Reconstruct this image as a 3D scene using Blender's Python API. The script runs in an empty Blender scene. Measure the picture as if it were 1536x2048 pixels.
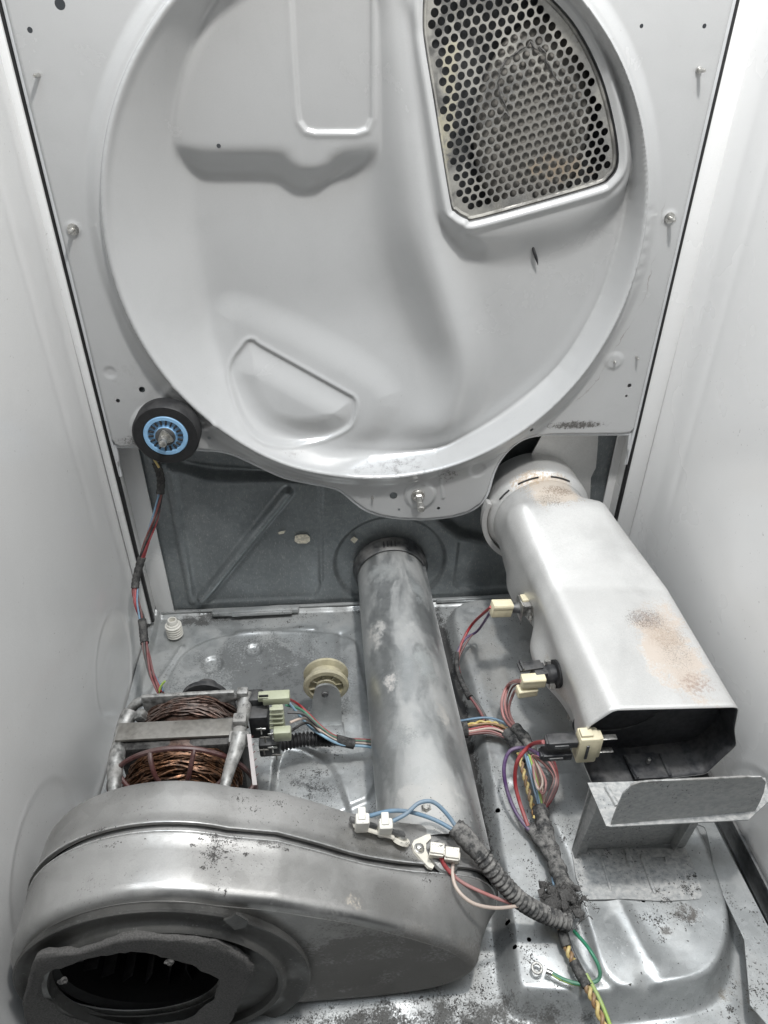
import bpy, bmesh, math, random
import numpy as np
from mathutils import Vector, Matrix
random.seed(7)
rng = np.random.RandomState(5)
SC = bpy.context.scene
COL = SC.collection
PI = math.pi

# ------------------------------------------------------------------ camera
CAM = Vector((-.0564, -.7807, .7433))
YAW, PIT, ROL, FPX = .0789, .6028, .0051, 1410.5
_cy, _sy, _cp, _sp = math.cos(YAW), math.sin(YAW), math.cos(PIT), math.sin(PIT)
FW = Vector((_sy*_cp, _cy*_cp, -_sp))
RT = Vector((_cy, -_sy, 0))
UP = RT.cross(FW)
_c, _s = math.cos(ROL), math.sin(ROL)
RT, UP = _c*RT + _s*UP, -_s*RT + _c*UP
cd = bpy.data.cameras.new('camera')
cam = bpy.data.objects.new('camera', cd)
COL.objects.link(cam)
cam.matrix_world = Matrix(((RT.x, UP.x, -FW.x, CAM.x), (RT.y, UP.y, -FW.y, CAM.y), (RT.z, UP.z, -FW.z, CAM.z), (0, 0, 0, 1)))
cd.sensor_fit = 'VERTICAL'
cd.sensor_height = 24
cd.lens = 24*FPX/2048
cd.clip_start = .01
cd.clip_end = 50
SC.camera = cam

# ------------------------------------------------------------------ light
w = bpy.data.worlds.new("World")
SC.world = w
w.use_nodes = True
w.node_tree.nodes['Background'].inputs[0].default_value = (.86, .93, 1, 1)
w.node_tree.nodes['Background'].inputs[1].default_value = .08


def area(name, loc, target, size, power, color=(1, 1, 1), sy=None):
    l = bpy.data.lights.new(name, 'AREA')
    l.energy = power
    l.color = color
    l.size = size
    if sy:
        l.shape = 'RECTANGLE'
        l.size_y = sy
    o = bpy.data.objects.new(name, l)
    COL.objects.link(o)
    o.location = loc
    o.rotation_euler = (Vector(target)-Vector(loc)).to_track_quat('-Z', 'Y').to_euler()
    return o


area('key_lamp', (.12, -.46, 1.42), (.06, -.20, .1), .07, 11, (1, .98, .95))
area('overhead_fill', (-.12, -.50, 2.3), (0, -.15, .3), 1.3, 31, (.86, .93, 1), 1.0)  # added soft fill in place of the room's ceiling, no known lamp
vs = SC.view_settings
vs.view_transform = 'Standard'
vs.look = 'None'
vs.gamma = 1
vs.exposure = 0


def ray(u, v):
    return FW + RT*((u-768)/FPX) + UP*((1024-v)/FPX)


def oy(u, v, y):
    d = ray(u, v)
    return CAM + d*((y-CAM.y)/d.y)


def oz(u, v, z):
    d = ray(u, v)
    return CAM + d*((z-CAM.z)/d.z)


def ox(u, v, x):
    d = ray(u, v)
    return CAM + d*((x-CAM.x)/d.x)


# ------------------------------------------------------------------ materials
class NT:
    def __init__(s, name):
        s.m = bpy.data.materials.new(name)
        s.m.use_nodes = True
        s.t = s.m.node_tree
        s.b = s.t.nodes['Principled BSDF']
        g = s.t.nodes.new('ShaderNodeNewGeometry')
        s.pos = g.outputs['Position']
        s.nrm = g.outputs['Normal']

    def put(s, inp, v):
        if hasattr(v, 'is_output') or isinstance(v, bpy.types.NodeSocket):
            s.t.links.new(v, inp)
        elif isinstance(v, (tuple, list)) and len(v) == 3 and inp.type == 'RGBA':
            inp.default_value = (*v, 1)
        else:
            inp.default_value = v

    def vec(s, scale=(1, 1, 1), off=(0, 0, 0), src=None):
        n = s.t.nodes.new('ShaderNodeMapping')
        s.t.links.new(src or s.pos, n.inputs[0])
        n.inputs[1].default_value = off
        n.inputs[3].default_value = scale
        return n.outputs[0]

    def noise(s, scale, detail=3, rough=.55, vec=None, dist=0):
        n = s.t.nodes.new('ShaderNodeTexNoise')
        n.inputs['Scale'].default_value = scale
        n.inputs['Detail'].default_value = detail
        n.inputs['Roughness'].default_value = rough
        n.inputs['Distortion'].default_value = dist
        s.t.links.new(vec or s.pos, n.inputs['Vector'])
        return n.outputs['Fac']

    def voro(s, scale, out='Color', vec=None):
        n = s.t.nodes.new('ShaderNodeTexVoronoi')
        n.inputs['Scale'].default_value = scale
        s.t.links.new(vec or s.pos, n.inputs['Vector'])
        return n.outputs[out]

    def ramp(s, f, a, b, va=0., vb=1., smooth=True):
        n = s.t.nodes.new('ShaderNodeMapRange')
        if smooth:
            n.interpolation_type = 'SMOOTHSTEP'
        s.put(n.inputs[0], f)
        n.inputs[1].default_value = a
        n.inputs[2].default_value = b
        n.inputs[3].default_value = va
        n.inputs[4].default_value = vb
        return n.outputs[0]

    def math(s, op, a, b=0., c=None):
        n = s.t.nodes.new('ShaderNodeMath')
        n.operation = op
        s.put(n.inputs[0], a)
        s.put(n.inputs[1], b)
        if c is not None:
            s.put(n.inputs[2], c)
        return n.outputs[0]

    def mul(s, a, b): return s.math('MULTIPLY', a, b)
    def add(s, a, b): return s.math('ADD', a, b)
    def mx(s, a, b): return s.math('MAXIMUM', a, b)

    def mix(s, f, a, b):
        n = s.t.nodes.new('ShaderNodeMix')
        n.data_type = 'RGBA'
        s.put(n.inputs[0], f)
        s.put(n.inputs[6], a)
        s.put(n.inputs[7], b)
        return n.outputs[2]

    def sep(s, v, i):
        n = s.t.nodes.new('ShaderNodeSeparateXYZ')
        s.t.links.new(v, n.inputs[0])
        return n.outputs[i]

    def blob(s, c, r, soft=.5):
        """1 inside an ellipsoid at c with radii r, fading out."""
        n = s.t.nodes.new('ShaderNodeVectorMath')
        n.operation = 'SUBTRACT'
        s.t.links.new(s.pos, n.inputs[0])
        n.inputs[1].default_value = c
        k = s.t.nodes.new('ShaderNodeVectorMath')
        k.operation = 'DIVIDE'
        s.t.links.new(n.outputs[0], k.inputs[0])
        k.inputs[1].default_value = r
        l = s.t.nodes.new('ShaderNodeVectorMath')
        l.operation = 'LENGTH'
        s.t.links.new(k.outputs[0], l.inputs[0])
        return s.ramp(l.outputs['Value'], 1, 1-soft)

    def bump(s, h, strength=.3, dist=.001):
        n = s.t.nodes.new('ShaderNodeBump')
        n.inputs['Strength'].default_value = strength
        n.inputs['Distance'].default_value = dist
        s.put(n.inputs['Height'], h)
        s.t.links.new(n.outputs[0], s.b.inputs['Normal'])

    def done(s, col, rough, metal=0., coat=0., spec=None):
        s.put(s.b.inputs['Base Color'], col)
        s.put(s.b.inputs['Roughness'], rough)
        s.put(s.b.inputs['Metallic'], metal)
        s.b.inputs['Coat Weight'].default_value = coat
        s.b.inputs['Coat Roughness'].default_value = .15
        if spec is not None:
            s.b.inputs['Specular IOR Level'].default_value = spec
        return s.m


def plain(name, col, rough=.5, metal=0., var=.25, sc=300, dust=.0, bump=.15, coat=0.):
    n = NT(name)
    f = n.noise(sc, 4)
    c = n.mix(n.ramp(f, .3, .7), tuple(x*(1-var) for x in col), tuple(min(1, x*(1+var*.5)) for x in col))
    if dust:
        up = n.ramp(n.sep(n.nrm, 2), -.2, 1, .15, 1)
        d = n.mul(n.mul(n.ramp(n.noise(sc*.25, 5), .35, .65), up), dust)
        c = n.mix(d, c, (.27, .26, .245))
        n.bump(f, bump, .0005)
        return n.done(c, n.add(n.mul(d, .4), rough), n.math('SUBTRACT', metal, n.mul(d, metal)), coat)
    n.bump(f, bump, .0005)
    return n.done(c, rough, metal, coat)


def galv(name, c1, c2, rough=.38, metal=.8, dust=.4, dustcol=(.36, .35, .33), dscale=14, dth=(.42, .62), speck=.0,
         speckcol=(.12, .11, .10), streak=(1, 1, 1), stains_and_shade=(), spangle=160, dfun=None, upw=.3):
    """Zinc coated sheet: spangle, handling streaks, dust lying on it, stains with their own places."""
    n = NT(name)
    vs_ = n.sep(n.voro(spangle), 0)
    big = n.noise(7, 4, .6, n.vec(streak), .6)
    c = n.mix(n.mul(vs_, .55), c1, c2)
    c = n.mix(n.ramp(big, .35, .68, 0, .6), c, tuple(x*.72 for x in c1))
    fine = n.noise(900, 2)
    c = n.mix(n.ramp(fine, .3, .75, 0, .22), c, tuple(x*.55 for x in c1))
    up = n.ramp(n.sep(n.nrm, 2), -.1, .9, 1-upw, 1)
    d = n.ramp(n.noise(dscale, 7, .62, n.vec(streak), .4), dth[0], dth[1])
    d = n.mul(n.mul(d, up), dust)
    grain = n.ramp(n.noise(1500, 2), .2, .8, .7, 1.)
    d = n.mul(d, grain)
    if dfun:
        d = n.mul(d, dfun(n))
    c = n.mix(d, c, dustcol)
    tot = d
    if speck:
        s1 = n.mul(n.ramp(n.noise(420, 3, .6), .60, .70), n.ramp(n.noise(16, 3), .42, .62))
        s1 = n.mul(s1, speck)
        c = n.mix(s1, c, speckcol)
        tot = n.mx(tot, s1)
    for (ce, ra, col, stg, ns, th) in stains_and_shade:
        b = n.blob(ce, ra, .85)
        q = n.ramp(n.add(n.mul(n.noise(ns, 6, .68, None, .3), .7), n.add(n.mul(n.noise(ns*6+300, 2), .3), n.mul(n.math('SUBTRACT', b, 1), .34))), th-.13, th+.03)
        q = n.mul(n.mul(q, n.ramp(b, 0, .35)), stg)
        c = n.mix(q, c, col)
        tot = n.mx(tot, q)
    r = n.add(n.mul(big, .22), rough-.11)
    r = n.add(r, n.mul(tot, .45))
    mt = n.math('SUBTRACT', metal, n.mul(tot, metal))
    h = n.add(n.mul(big, 2.2), n.add(n.mul(n.noise(60, 3), .25), n.mul(tot, n.mul(fine, .5))))
    n.bump(h, .28, .0012)
    return n.done(c, r, mt)


def paint(name, col, rough=.3, speckle=.25, stains_and_shade=(), grime=0., tide=False):
    n = NT(name)
    f = n.noise(1100, 2)
    c = n.mix(n.ramp(f, .35, .8, 0, speckle), col, tuple(x*.7 for x in col))
    big = n.noise(5, 4, .6)
    c = n.mix(n.ramp(big, .4, .7, 0, .35), c, tuple(x*.88 for x in col))
    sp = n.mul(n.ramp(n.noise(260, 2), .70, .76), n.ramp(n.noise(9, 3), .45, .6))
    c = n.mix(n.mul(sp, .55), c, (.18, .17, .16))
    tot = n.mul(sp, .5)
    if grime:
        gz = n.mul(n.ramp(n.noise(18, 6, .65, None, .5), .45, .66), grime)
        c = n.mix(gz, c, tuple(x*.62 for x in col))
        tot = n.mx(tot, gz)
    for (ce, ra, cc, stg, ns, th) in stains_and_shade:
        b = n.blob(ce, ra, .85)
        q = n.ramp(n.add(n.mul(n.noise(ns, 6, .68, None, .3), .7), n.add(n.mul(n.noise(ns*6+300, 2), .3), n.mul(n.math('SUBTRACT', b, 1), .34))), th-.13, th+.03)
        q = n.mul(n.mul(q, n.ramp(b, 0, .35)), stg)
        c = n.mix(q, c, cc)
        tot = n.mx(tot, q)
    if tide:    # dried drip line following the outside of the dish
        x_, z_ = n.sep(n.pos, 0), n.math('SUBTRACT', n.sep(n.pos, 2), .5474)
        rr = n.math('SQRT', n.add(n.mul(x_, x_), n.mul(z_, z_)))
        wob = n.add(n.mul(n.noise(22, 4, .6), .030), n.mul(n.noise(150, 2), .004))
        e = n.math('ABSOLUTE', n.math('SUBTRACT', n.math('SUBTRACT', rr, wob), .2895))
        ln = n.mul(n.mul(n.ramp(e, .0011, .0002), n.ramp(n.noise(14, 3), .40, .55)), n.mul(n.ramp(x_, .1, .2), n.ramp(n.sep(n.pos, 2), .62, .55)))
        c = n.mix(n.mul(ln, .55), c, (.17, .14, .11))
    n.bump(n.add(n.mul(n.noise(38, 3), .35), n.mul(f, .10)), .12, .0012)
    return n.done(c, n.add(n.mul(tot, .35), n.ramp(big, .3, .7, rough-.04, rough+.06)), 0, .45, .6)


# ------------------------------------------------------------------ object helpers
def tag(o, label=None, cat=None, group=None, kind=None):
    if label: o['label'] = label
    if cat: o['category'] = cat
    if group: o['group'] = group
    if kind: o['kind'] = kind
    return o


def thing(name, label, cat, loc=(0, 0, 0), group=None):
    o = bpy.data.objects.new(name, None)
    COL.objects.link(o)
    o.empty_display_size = .02
    o.location = loc
    return tag(o, label, cat, group)


def wloc(o):
    v = Vector(o.location)
    while o.parent:
        o = o.parent
        v += Vector(o.location)
    return v


def obj(name, geo, m, parent=None, smooth=40, loc=None, m2=None):
    """geo = (verts, faces) in world coordinates -> ONE mesh object."""
    me = bpy.data.meshes.new(name)
    me.from_pydata([tuple(v) for v in geo[0]], [], [tuple(int(i) for i in f) for f in geo[1]])
    if smooth:
        me.shade_smooth()
        me.set_sharp_from_angle(angle=math.radians(smooth))
    me.materials.append(m)
    if m2: me.materials.append(m2)
    o = bpy.data.objects.new(name, me)
    COL.objects.link(o)
    if parent:
        me.transform(Matrix.Translation(-wloc(parent)))
        o.parent = parent
    elif loc is not None:
        me.transform(Matrix.Translation(-Vector(loc)))
        o.location = loc
    return o


def join(*gs):
    V, F = [], []
    for g in gs:
        k = len(V)
        V += [tuple(v) for v in g[0]]
        F += [tuple(int(i)+k for i in f) for f in g[1]]
    return V, F


def from_bm(bm):
    bm.verts.index_update()
    V = [tuple(v.co) for v in bm.verts]
    F = [tuple(v.index for v in f.verts) for f in bm.faces]
    bm.free()
    return V, F


def box(c, s, bev=.0008, rot=None, seg=2):
    bm = bmesh.new()
    bmesh.ops.create_cube(bm, size=1)
    for v in bm.verts:
        v.co = Vector((v.co.x*s[0], v.co.y*s[1], v.co.z*s[2]))
    if bev:
        bmesh.ops.bevel(bm, geom=bm.edges[:], offset=min(bev, min(s)*.45), segments=seg, profile=.5, affect='EDGES')
    M = Matrix.Translation(Vector(c)) @ (rot.to_4x4() if rot is not None else Matrix.Identity(4))
    bmesh.ops.transform(bm, matrix=M, verts=bm.verts)
    return from_bm(bm)


def rotm(rx=0, ry=0, rz=0):
    return Matrix.Rotation(rz, 3, 'Z') @ Matrix.Rotation(ry, 3, 'Y') @ Matrix.Rotation(rx, 3, 'X')


def frame(axis):
    a = Vector(axis).normalized()
    t = Vector((0, 0, 1)) if abs(a.z) < .9 else Vector((1, 0, 0))
    u = a.cross(t).normalized()
    return a, u, a.cross(u).normalized()


def lathe(c, axis, prof, n=40, cap=True):
    """prof = [(distance along axis, radius)]"""
    a, u, v = frame(axis)
    c = Vector(c)
    V, F = [], []
    for (d, r) in prof:
        for i in range(n):
            t = 2*PI*i/n
            V.append(c + a*d + (u*math.cos(t) + v*math.sin(t))*r)
    for k in range(len(prof)-1):
        for i in range(n):
            j = (i+1) % n
            F.append((k*n+i, k*n+j, (k+1)*n+j, (k+1)*n+i))
    if cap:
        F.append(tuple(range(n))[::-1])
        F.append(tuple((len(prof)-1)*n+i for i in range(n)))
    return V, F


def spline(P, sub=8, closed=False):
    P = [Vector(p) for p in P]
    n = len(P)
    out = []
    rngk = range(n) if closed else range(n-1)
    for i in rngk:
        if closed:
            p0, p1, p2, p3 = P[(i-1) % n], P[i], P[(i+1) % n], P[(i+2) % n]
        else:
            p0, p1, p2, p3 = P[max(i-1, 0)], P[i], P[i+1], P[min(i+2, n-1)]
        for k in range(sub):
            t = k/sub
            out.append(.5*((2*p1) + (p2-p0)*t + (2*p0-5*p1+4*p2-p3)*t*t + (3*p1-p0-3*p2+p3)*t**3))
    if not closed:
        out.append(P[-1])
    return out


def sweep(path, r, n=8, closed=False, cap=True):
    """round tube along a path, r a number or a function of 0..1"""
    P = [Vector(p) for p in path]
    m = len(P)
    V, F = [], []
    tprev = None
    u = None
    for i, p in enumerate(P):
        if closed:
            t = (P[(i+1) % m]-P[i-1]).normalized()
        else:
            t = (P[min(i+1, m-1)]-P[max(i-1, 0)]).normalized()
        if u is None:
            _, u, v = frame(t)
        else:
            u = (u - t*u.dot(t)).normalized()
        v = t.cross(u)
        rr = r(i/(m-1)) if callable(r) else r
        for k in range(n):
            a = 2*PI*k/n
            V.append(p + (u*math.cos(a)+v*math.sin(a))*rr)
    for i in range(m if closed else m-1):
        j = (i+1) % m
        for k in range(n):
            l = (k+1) % n
            F.append((i*n+k, i*n+l, j*n+l, j*n+k))
    if cap and not closed:
        F.append(tuple(range(n))[::-1])
        F.append(tuple((m-1)*n+k for k in range(n)))
    return V, F


def strand(path, off, turns, r0, r, phase=0, n=6):
    """one wire of a twisted bundle: helix of radius r0 round path"""
    P = [Vector(p) for p in path]
    out = []
    m = len(P)
    u = None
    for i, p in enumerate(P):
        t = (P[min(i+1, m-1)]-P[max(i-1, 0)]).normalized()
        if u is None:
            _, u, v = frame(t)
        else:
            u = (u - t*u.dot(t)).normalized()
        v = t.cross(u)
        a = phase + turns*2*PI*i/(m-1)
        out.append(p + (u*math.cos(a)+v*math.sin(a))*r0 + Vector(off))
    return sweep(out, r, n)


def extrude(poly, vec):
    """closed polygon (3-D points, planar) pushed along vec"""
    n = len(poly)
    V = [Vector(p) for p in poly] + [Vector(p)+Vector(vec) for p in poly]
    F = [tuple(range(n))[::-1], tuple(n+i for i in range(n))]
    for i in range(n):
        j = (i+1) % n
        F.append((i, j, n+j, n+i))
    return V, F


def curve_plate(outline, holes, thick, bevel=0.):
    """flat plate with holes in its local XY plane (2-D outline), thickness along local Z -> geometry"""
    cu = bpy.data.curves.new('tmp', 'CURVE')
    cu.dimensions = '2D'
    cu.fill_mode = 'BOTH'
    cu.extrude = thick/2
    for P in [outline]+list(holes):
        sp = cu.splines.new('POLY')
        sp.points.add(len(P)-1)
        for i, p in enumerate(P):
            sp.points[i].co = (p[0], p[1], 0, 1)
        sp.use_cyclic_u = True
    o = bpy.data.objects.new('tmp', cu)
    COL.objects.link(o)
    dg = bpy.context.evaluated_depsgraph_get()
    me = bpy.data.meshes.new_from_object(o.evaluated_get(dg))
    V = [tuple(v.co) for v in me.vertices]
    F = [tuple(p.vertices) for p in me.polygons]
    bpy.data.objects.remove(o)
    bpy.data.curves.remove(cu)
    bpy.data.meshes.remove(me)
    return V, F


def remap(g, fn):
    return [fn(*v) for v in g[0]], g[1]


# ---- signed distance to a closed polygon, numpy
def sdf(poly, X, Y):
    P = np.array(poly, float)
    d = np.full(X.shape, 1e9)
    ins = np.zeros(X.shape, bool)
    n = len(P)
    for i in range(n):
        a, b = P[i], P[(i+1) % n]
        e = b-a
        L = e@e
        if L < 1e-14: continue
        t = np.clip(((X-a[0])*e[0] + (Y-a[1])*e[1])/L, 0, 1)
        d = np.minimum(d, np.hypot(X-a[0]-t*e[0], Y-a[1]-t*e[1]))
        c = (a[1] > Y) != (b[1] > Y)
        with np.errstate(divide='ignore', invalid='ignore'):
            xi = a[0] + (Y-a[1])*e[0]/(e[1] if e[1] else 1e-12)
        ins ^= c & (X < xi)
    return np.where(ins, -d, d)


def ss(x, a, b):
    t = np.clip((x-a)/(b-a), 0, 1)
    return t*t*(3-2*t)


def smooth2(P, sub=4):
    return [(p.x, p.y) for p in spline([(a, b, 0) for a, b in P], sub, True)]


def sheet(a0, a1, b0, b1, step, height, keep, place):
    """heightfield sheet over (a,b); keep(a,b) < 0 is material; place(a,b,h) -> xyz. Edge vertices snap to the outline."""
    na, nb = int((a1-a0)/step)+1, int((b1-b0)/step)+1
    A, B = np.meshgrid(np.linspace(a0, a1, na), np.linspace(b0, b1, nb), indexing='ij')
    A, B = A.copy(), B.copy()
    if keep is not None:
        D = keep(A, B)
        near = np.abs(D) < step*.75
        e = step*.2
        for _ in range(2):
            a, b = A[near], B[near]
            d = keep(a, b)
            gx = (keep(a+e, b)-keep(a-e, b))/(2*e)
            gy = (keep(a, b+e)-keep(a, b-e))/(2*e)
            g = np.maximum(gx*gx+gy*gy, .25)
            A[near] = a - d*gx/g
            B[near] = b - d*gy/g
        D = np.where(near, 0, D)
    else:
        D = np.full(A.shape, -1.)
    H = height(A, B)
    XYZ = np.stack(place(A, B, H), -1).reshape(-1, 3)
    ok = (D <= step*.05)
    I = np.arange(na*nb).reshape(na, nb)
    f = ok[:-1, :-1] & ok[1:, :-1] & ok[1:, 1:] & ok[:-1, 1:]
    Dn = D
    allz = (Dn[:-1, :-1] == 0) & (Dn[1:, :-1] == 0) & (Dn[1:, 1:] == 0) & (Dn[:-1, 1:] == 0)
    f &= ~allz
    F = np.stack([I[:-1, :-1][f], I[1:, :-1][f], I[1:, 1:][f], I[:-1, 1:][f]], -1)
    used = np.unique(F)
    mp = -np.ones(na*nb, int)
    mp[used] = np.arange(len(used))
    return XYZ[used], mp[F]


def sheet_obj(name, geo, m, parent=None):
    V, F = geo
    me = bpy.data.meshes.new(name)
    me.vertices.add(len(V))
    me.vertices.foreach_set('co', np.asarray(V, np.float32).ravel())
    me.loops.add(len(F)*4)
    me.loops.foreach_set('vertex_index', np.asarray(F, np.int32).ravel())
    me.polygons.add(len(F))
    me.polygons.foreach_set('loop_start', np.arange(0, len(F)*4, 4, dtype=np.int32))
    me.polygons.foreach_set('loop_total', np.full(len(F), 4, np.int32))
    me.update(calc_edges=True)
    me.validate()
    me.shade_smooth()
    me.materials.append(m)
    o = bpy.data.objects.new(name, me)
    COL.objects.link(o)
    if parent:
        me.transform(Matrix.Translation(-wloc(parent)))
        o.parent = parent
    return o


def pix_y(P, y):
    return [(oy(u, v, y).x, oy(u, v, y).z) for u, v in P]


def pix_z(P, z):
    return [(oz(u, v, z).x, oz(u, v, z).y) for u, v in P]


# materials
M = {}
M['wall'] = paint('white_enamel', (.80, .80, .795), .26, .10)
M['wall_dusty_shaded'] = paint('dusty_shaded_white_enamel', (.64, .64, .635), .30, .30, grime=.03)  # right wall's enamel with weaker light put into the base; speckle is dust
M['flange'] = paint('flange_enamel', (.55, .56, .57), .36, .2, grime=.3)
M['bulk'] = paint('grey_enamel', (.44, .443, .443), .21, .16, grime=.08, tide=True, stains_and_shade=[
    ((.02, 0, .275), (.16, .06, .03), (.10, .095, .09), .7, 120, .60),
    ((.09, 0, .262), (.04, .06, .03), (.10, .095, .09), .9, 200, .56),
    ((.25, 0, .327), (.07, .06, .011), (.09, .085, .08), 1., 260, .47),
    ((-.13, 0, .30), (.10, .04, .02), (.16, .15, .14), .7, 200, .60),
    ((-.29, 0, .40), (.06, .04, .09), (.2, .19, .18), .5, 110, .63),
    ((-.30, 0, .325), (.05, .04, .015), (.08, .075, .07), .9, 180, .53),
    ((.045, 0, .285), (.02, .04, .02), (.07, .065, .06), .7, 330, .66),
])
M['steel'] = galv('dusty_galvanised_sheet', (.50, .52, .53), (.68, .70, .71), .36, .82, .85, (.37, .365, .35), 16, (.38, .62), .55)
M['pan'] = galv('floor_pan_sheet', (.48, .495, .495), (.66, .675, .675), .33, .68, .75, (.30, .30, .29), 15, (.40, .66), .9, (.06, .058, .055), stains_and_shade=[
    ((.0, -.56, 0), (.30, .10, .05), (.085, .083, .078), .95, 40, .42),
    ((-.10, -.27, 0), (.09, .09, .04), (.03, .032, .034), .95, 46, .60),
    ((-.04, -.33, 0), (.05, .05, .04), (.035, .036, .038), .95, 60, .56),
    ((-.27, .025, 0), (.09, .025, .03), (.06, .06, .058), .9, 70, .48), ((.01, .03, 0), (.12, .02, .03), (.06, .06, .058), .8, 80, .5), ((-.16, -.12, 0), (.20, .17, .04), (.11, .115, .115), .9, 22, .42), ((-.12, -.10, 0), (.20, .17, .04), (.07, .07, .07), .8, 120, .60), ((.14, -.12, .03), (.07, .2, .02), (.30, .29, .27), .6, 30, .5),  # wide left pair puts the floor's falloff of light into the colour
    ((.265, -.462, .035), (.035, .022, .02), (.09, .08, .07), .9, 160, .52), ((.17, -.33, .035), (.05, .05, .02), (.13, .125, .12), .4, 60, .60),
    ((.24, -.475, .03), (.014, .010, .02), (.08, .07, .06), .8, 150, .5),
    ((.12, -.46, .03), (.03, .09, .02), (.12, .115, .105), .9, 120, .66),
    ((.090, -.20, .0), (.022, .34, .03), (.05, .049, .048), 1., 60, .36),  # strip beside the round duct: lint plus the duct's shade in the colour
    ((.30, -.52, .0), (.09, .05, .02), (.16, .13, .09), .7, 90, .62)])
M['back'] = galv('dark_back_sheet', (.27, .295, .305), (.38, .405, .415), .42, .62, .5, (.50, .50, .48), 380, (.55, .66), 0, streak=(1.6, 1, .6), upw=0)
M['blower'] = galv('blower_steel', (.39, .385, .375), (.50, .495, .485), .34, .90, .65, (.30, .295, .285), 11, (.35, .66), .7, (.10, .095, .09), spangle=90, stains_and_shade=[
    ((-.155, -.452, .20), (.042, .022, .05), (.13, .12, .11), .95, 70, .60),
    ((-.125, -.452, .185), (.03, .012, .05), (.11, .105, .10), .95, 110, .58),
    ((-.155, -.48, .20), (.028, .022, .05), (.30, .28, .24), .8, 60, .62),
    ((-.055, -.487, .16), (.028, .022, .04), (.44, .39, .32), .95, 26, .60),
    ((.03, -.43, .12), (.05, .025, .05), (.26, .25, .24), .85, 120, .58),
    ((-.27, -.452, .19), (.07, .01, .05), (.18, .17, .16), .8, 120, .60),
    ((-.02, -.500, .02), (.34, .04, .20), (.13, .122, .11), .7, 22, .42), ((-.3, -.46, .05), (.08, .07, .12), (.12, .115, .11), .75, 60, .52)])  # wide front-face spot: dirt, with the face's shade put into the colour
M['blower_dark'] = galv('inlet_cover_steel', (.10, .098, .093), (.15, .15, .145), .42, .7, .6, (.085, .082, .076), 20, (.35, .6), .5, (.3, .3, .29), upw=0)
M['lint'] = plain('grey_lint', (.10, .096, .092), 1, 0, .35, 750, 0, 1.)
M['lintdark'] = plain('dark_lint', (.095, .092, .088), 1, 0, .6, 300, 0, .9)
M['tube'] = galv('exhaust_duct_sheet', (.44, .455, .455), (.58, .59, .59), .34, .78, .55, (.46, .45, .43), 16, (.40, .60), .35, (.62, .60, .56), streak=(1.5, .55, 1.5), upw=.6, stains_and_shade=[
    ((.0, -.02, .12), (.05, .05, .05), (.24, .25, .245), .6, 45, .50), ((.05, -.06, .12), (.03, .06, .05), (.22, .235, .235), .6, 45, .50),
    ((-.015, -.13, .11), (.03, .05, .05), (.50, .48, .45), .7, 40, .50), ((.04, -.20, .12), (.03, .06, .05), (.24, .255, .25), .6, 50, .50),
    ((.0, -.22, .11), (.03, .03, .04), (.52, .49, .46), .8, 60, .52), ((.05, -.27, .11), (.02, .05, .05), (.50, .47, .43), .6, 60, .53),
    ((.0, -.30, .12), (.04, .03, .05), (.22, .23, .23), .6, 45, .50), ((.02, -.38, .12), (.07, .05, .06), (.46, .45, .43), .7, 45, .44)])
HP = lambda u, v, z: tuple(oz(u, v, z))
M['heater'] = galv('aluminised_duct_sheet', (.66, .655, .64), (.74, .735, .72), .38, .6, .30, (.70, .69, .67), 8, (.3, .6), .15, spangle=500, stains_and_shade=[
    (HP(1110, 985, .25), (.07, .05, .04), (.46, .38, .30), .75, 36, .42), (HP(1345, 1300, .21), (.060, .13, .04), (.50, .42, .35), .8, 34, .44), (HP(1350, 1290, .21), (.055, .11, .04), (.16, .13, .11), .8, 700, .60), (HP(1130, 1350, .15), (.05, .10, .05), (.45, .40, .34), .5, 60, .5),
    (HP(1115, 985, .25), (.05, .022, .03), (.20, .15, .11), .9, 480, .53),
    (HP(1100, 1000, .25), (.05, .03, .03), (.16, .14, .12), .85, 600, .57),
    (HP(1290, 1240, .21), (.05, .035, .03), (.15, .12, .11), .9, 650, .53),
    (HP(1330, 1270, .21), (.05, .045, .03), (.36, .27, .20), .5, 500, .52),
    (HP(1390, 1370, .20), (.045, .035, .03), (.30, .22, .18), .85, 300, .55),
    (HP(1140, 1300, .15), (.03, .04, .03), (.42, .34, .27), .6, 150, .46),
    (HP(1300, 1150, .22), (.20, .20, .03), (.22, .21, .2), .5, 900, .74),
    ((.2, -.01, .25), (.06, .03, .04), (.42, .31, .20), .75, 300, .5)])
M['inner'] = plain('heat_darkened_steel', (.05, .052, .058), .6, .3, .3, 200, .3)
M['bracket'] = galv('shield_bracket_sheet', (.32, .33, .33), (.44, .45, .45), .46, .4, .9, (.54, .53, .51), 230, (.32, .68), 1., (.07, .07, .068), spangle=220, streak=(.8, 1, 1.3))
M['alu'] = plain('cast_aluminium', (.36, .36, .35), .46, .75, .55, 160, .8, .8)
M['strap'] = plain('stator_steel', (.22, .21, .19), .5, .6, .15, 200, .35)
M['lam'] = plain('stator_core', (.04, .038, .037), .6, .5, .4, 400, .3)
M['copper'] = plain('copper_wire', (.17, .08, .04), .36, .75, .8, 260, .12)
M['copperdark'] = plain('varnished_copper_wire', (.085, .045, .032), .42, .5, .6, 260, .25)
M['cage'] = plain('oxblood_plastic', (.07, .024, .022), .42, 0, .3, 200, .2)
M['black'] = plain('black_plastic', (.022, .023, .026), .45, 0, .3, 200, .22)
M['blackrub'] = plain('black_rubber', (.012, .012, .013), .6, 0, .3, 300, .06)
M['sleeve'] = plain('linty_black_sleeve', (.05, .05, .05), .9, 0, .5, 500, .8, .8)
M['tape'] = plain('black_cloth_tape', (.03, .03, .03), .8, 0, .4, 600, .35, .7)
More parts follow.
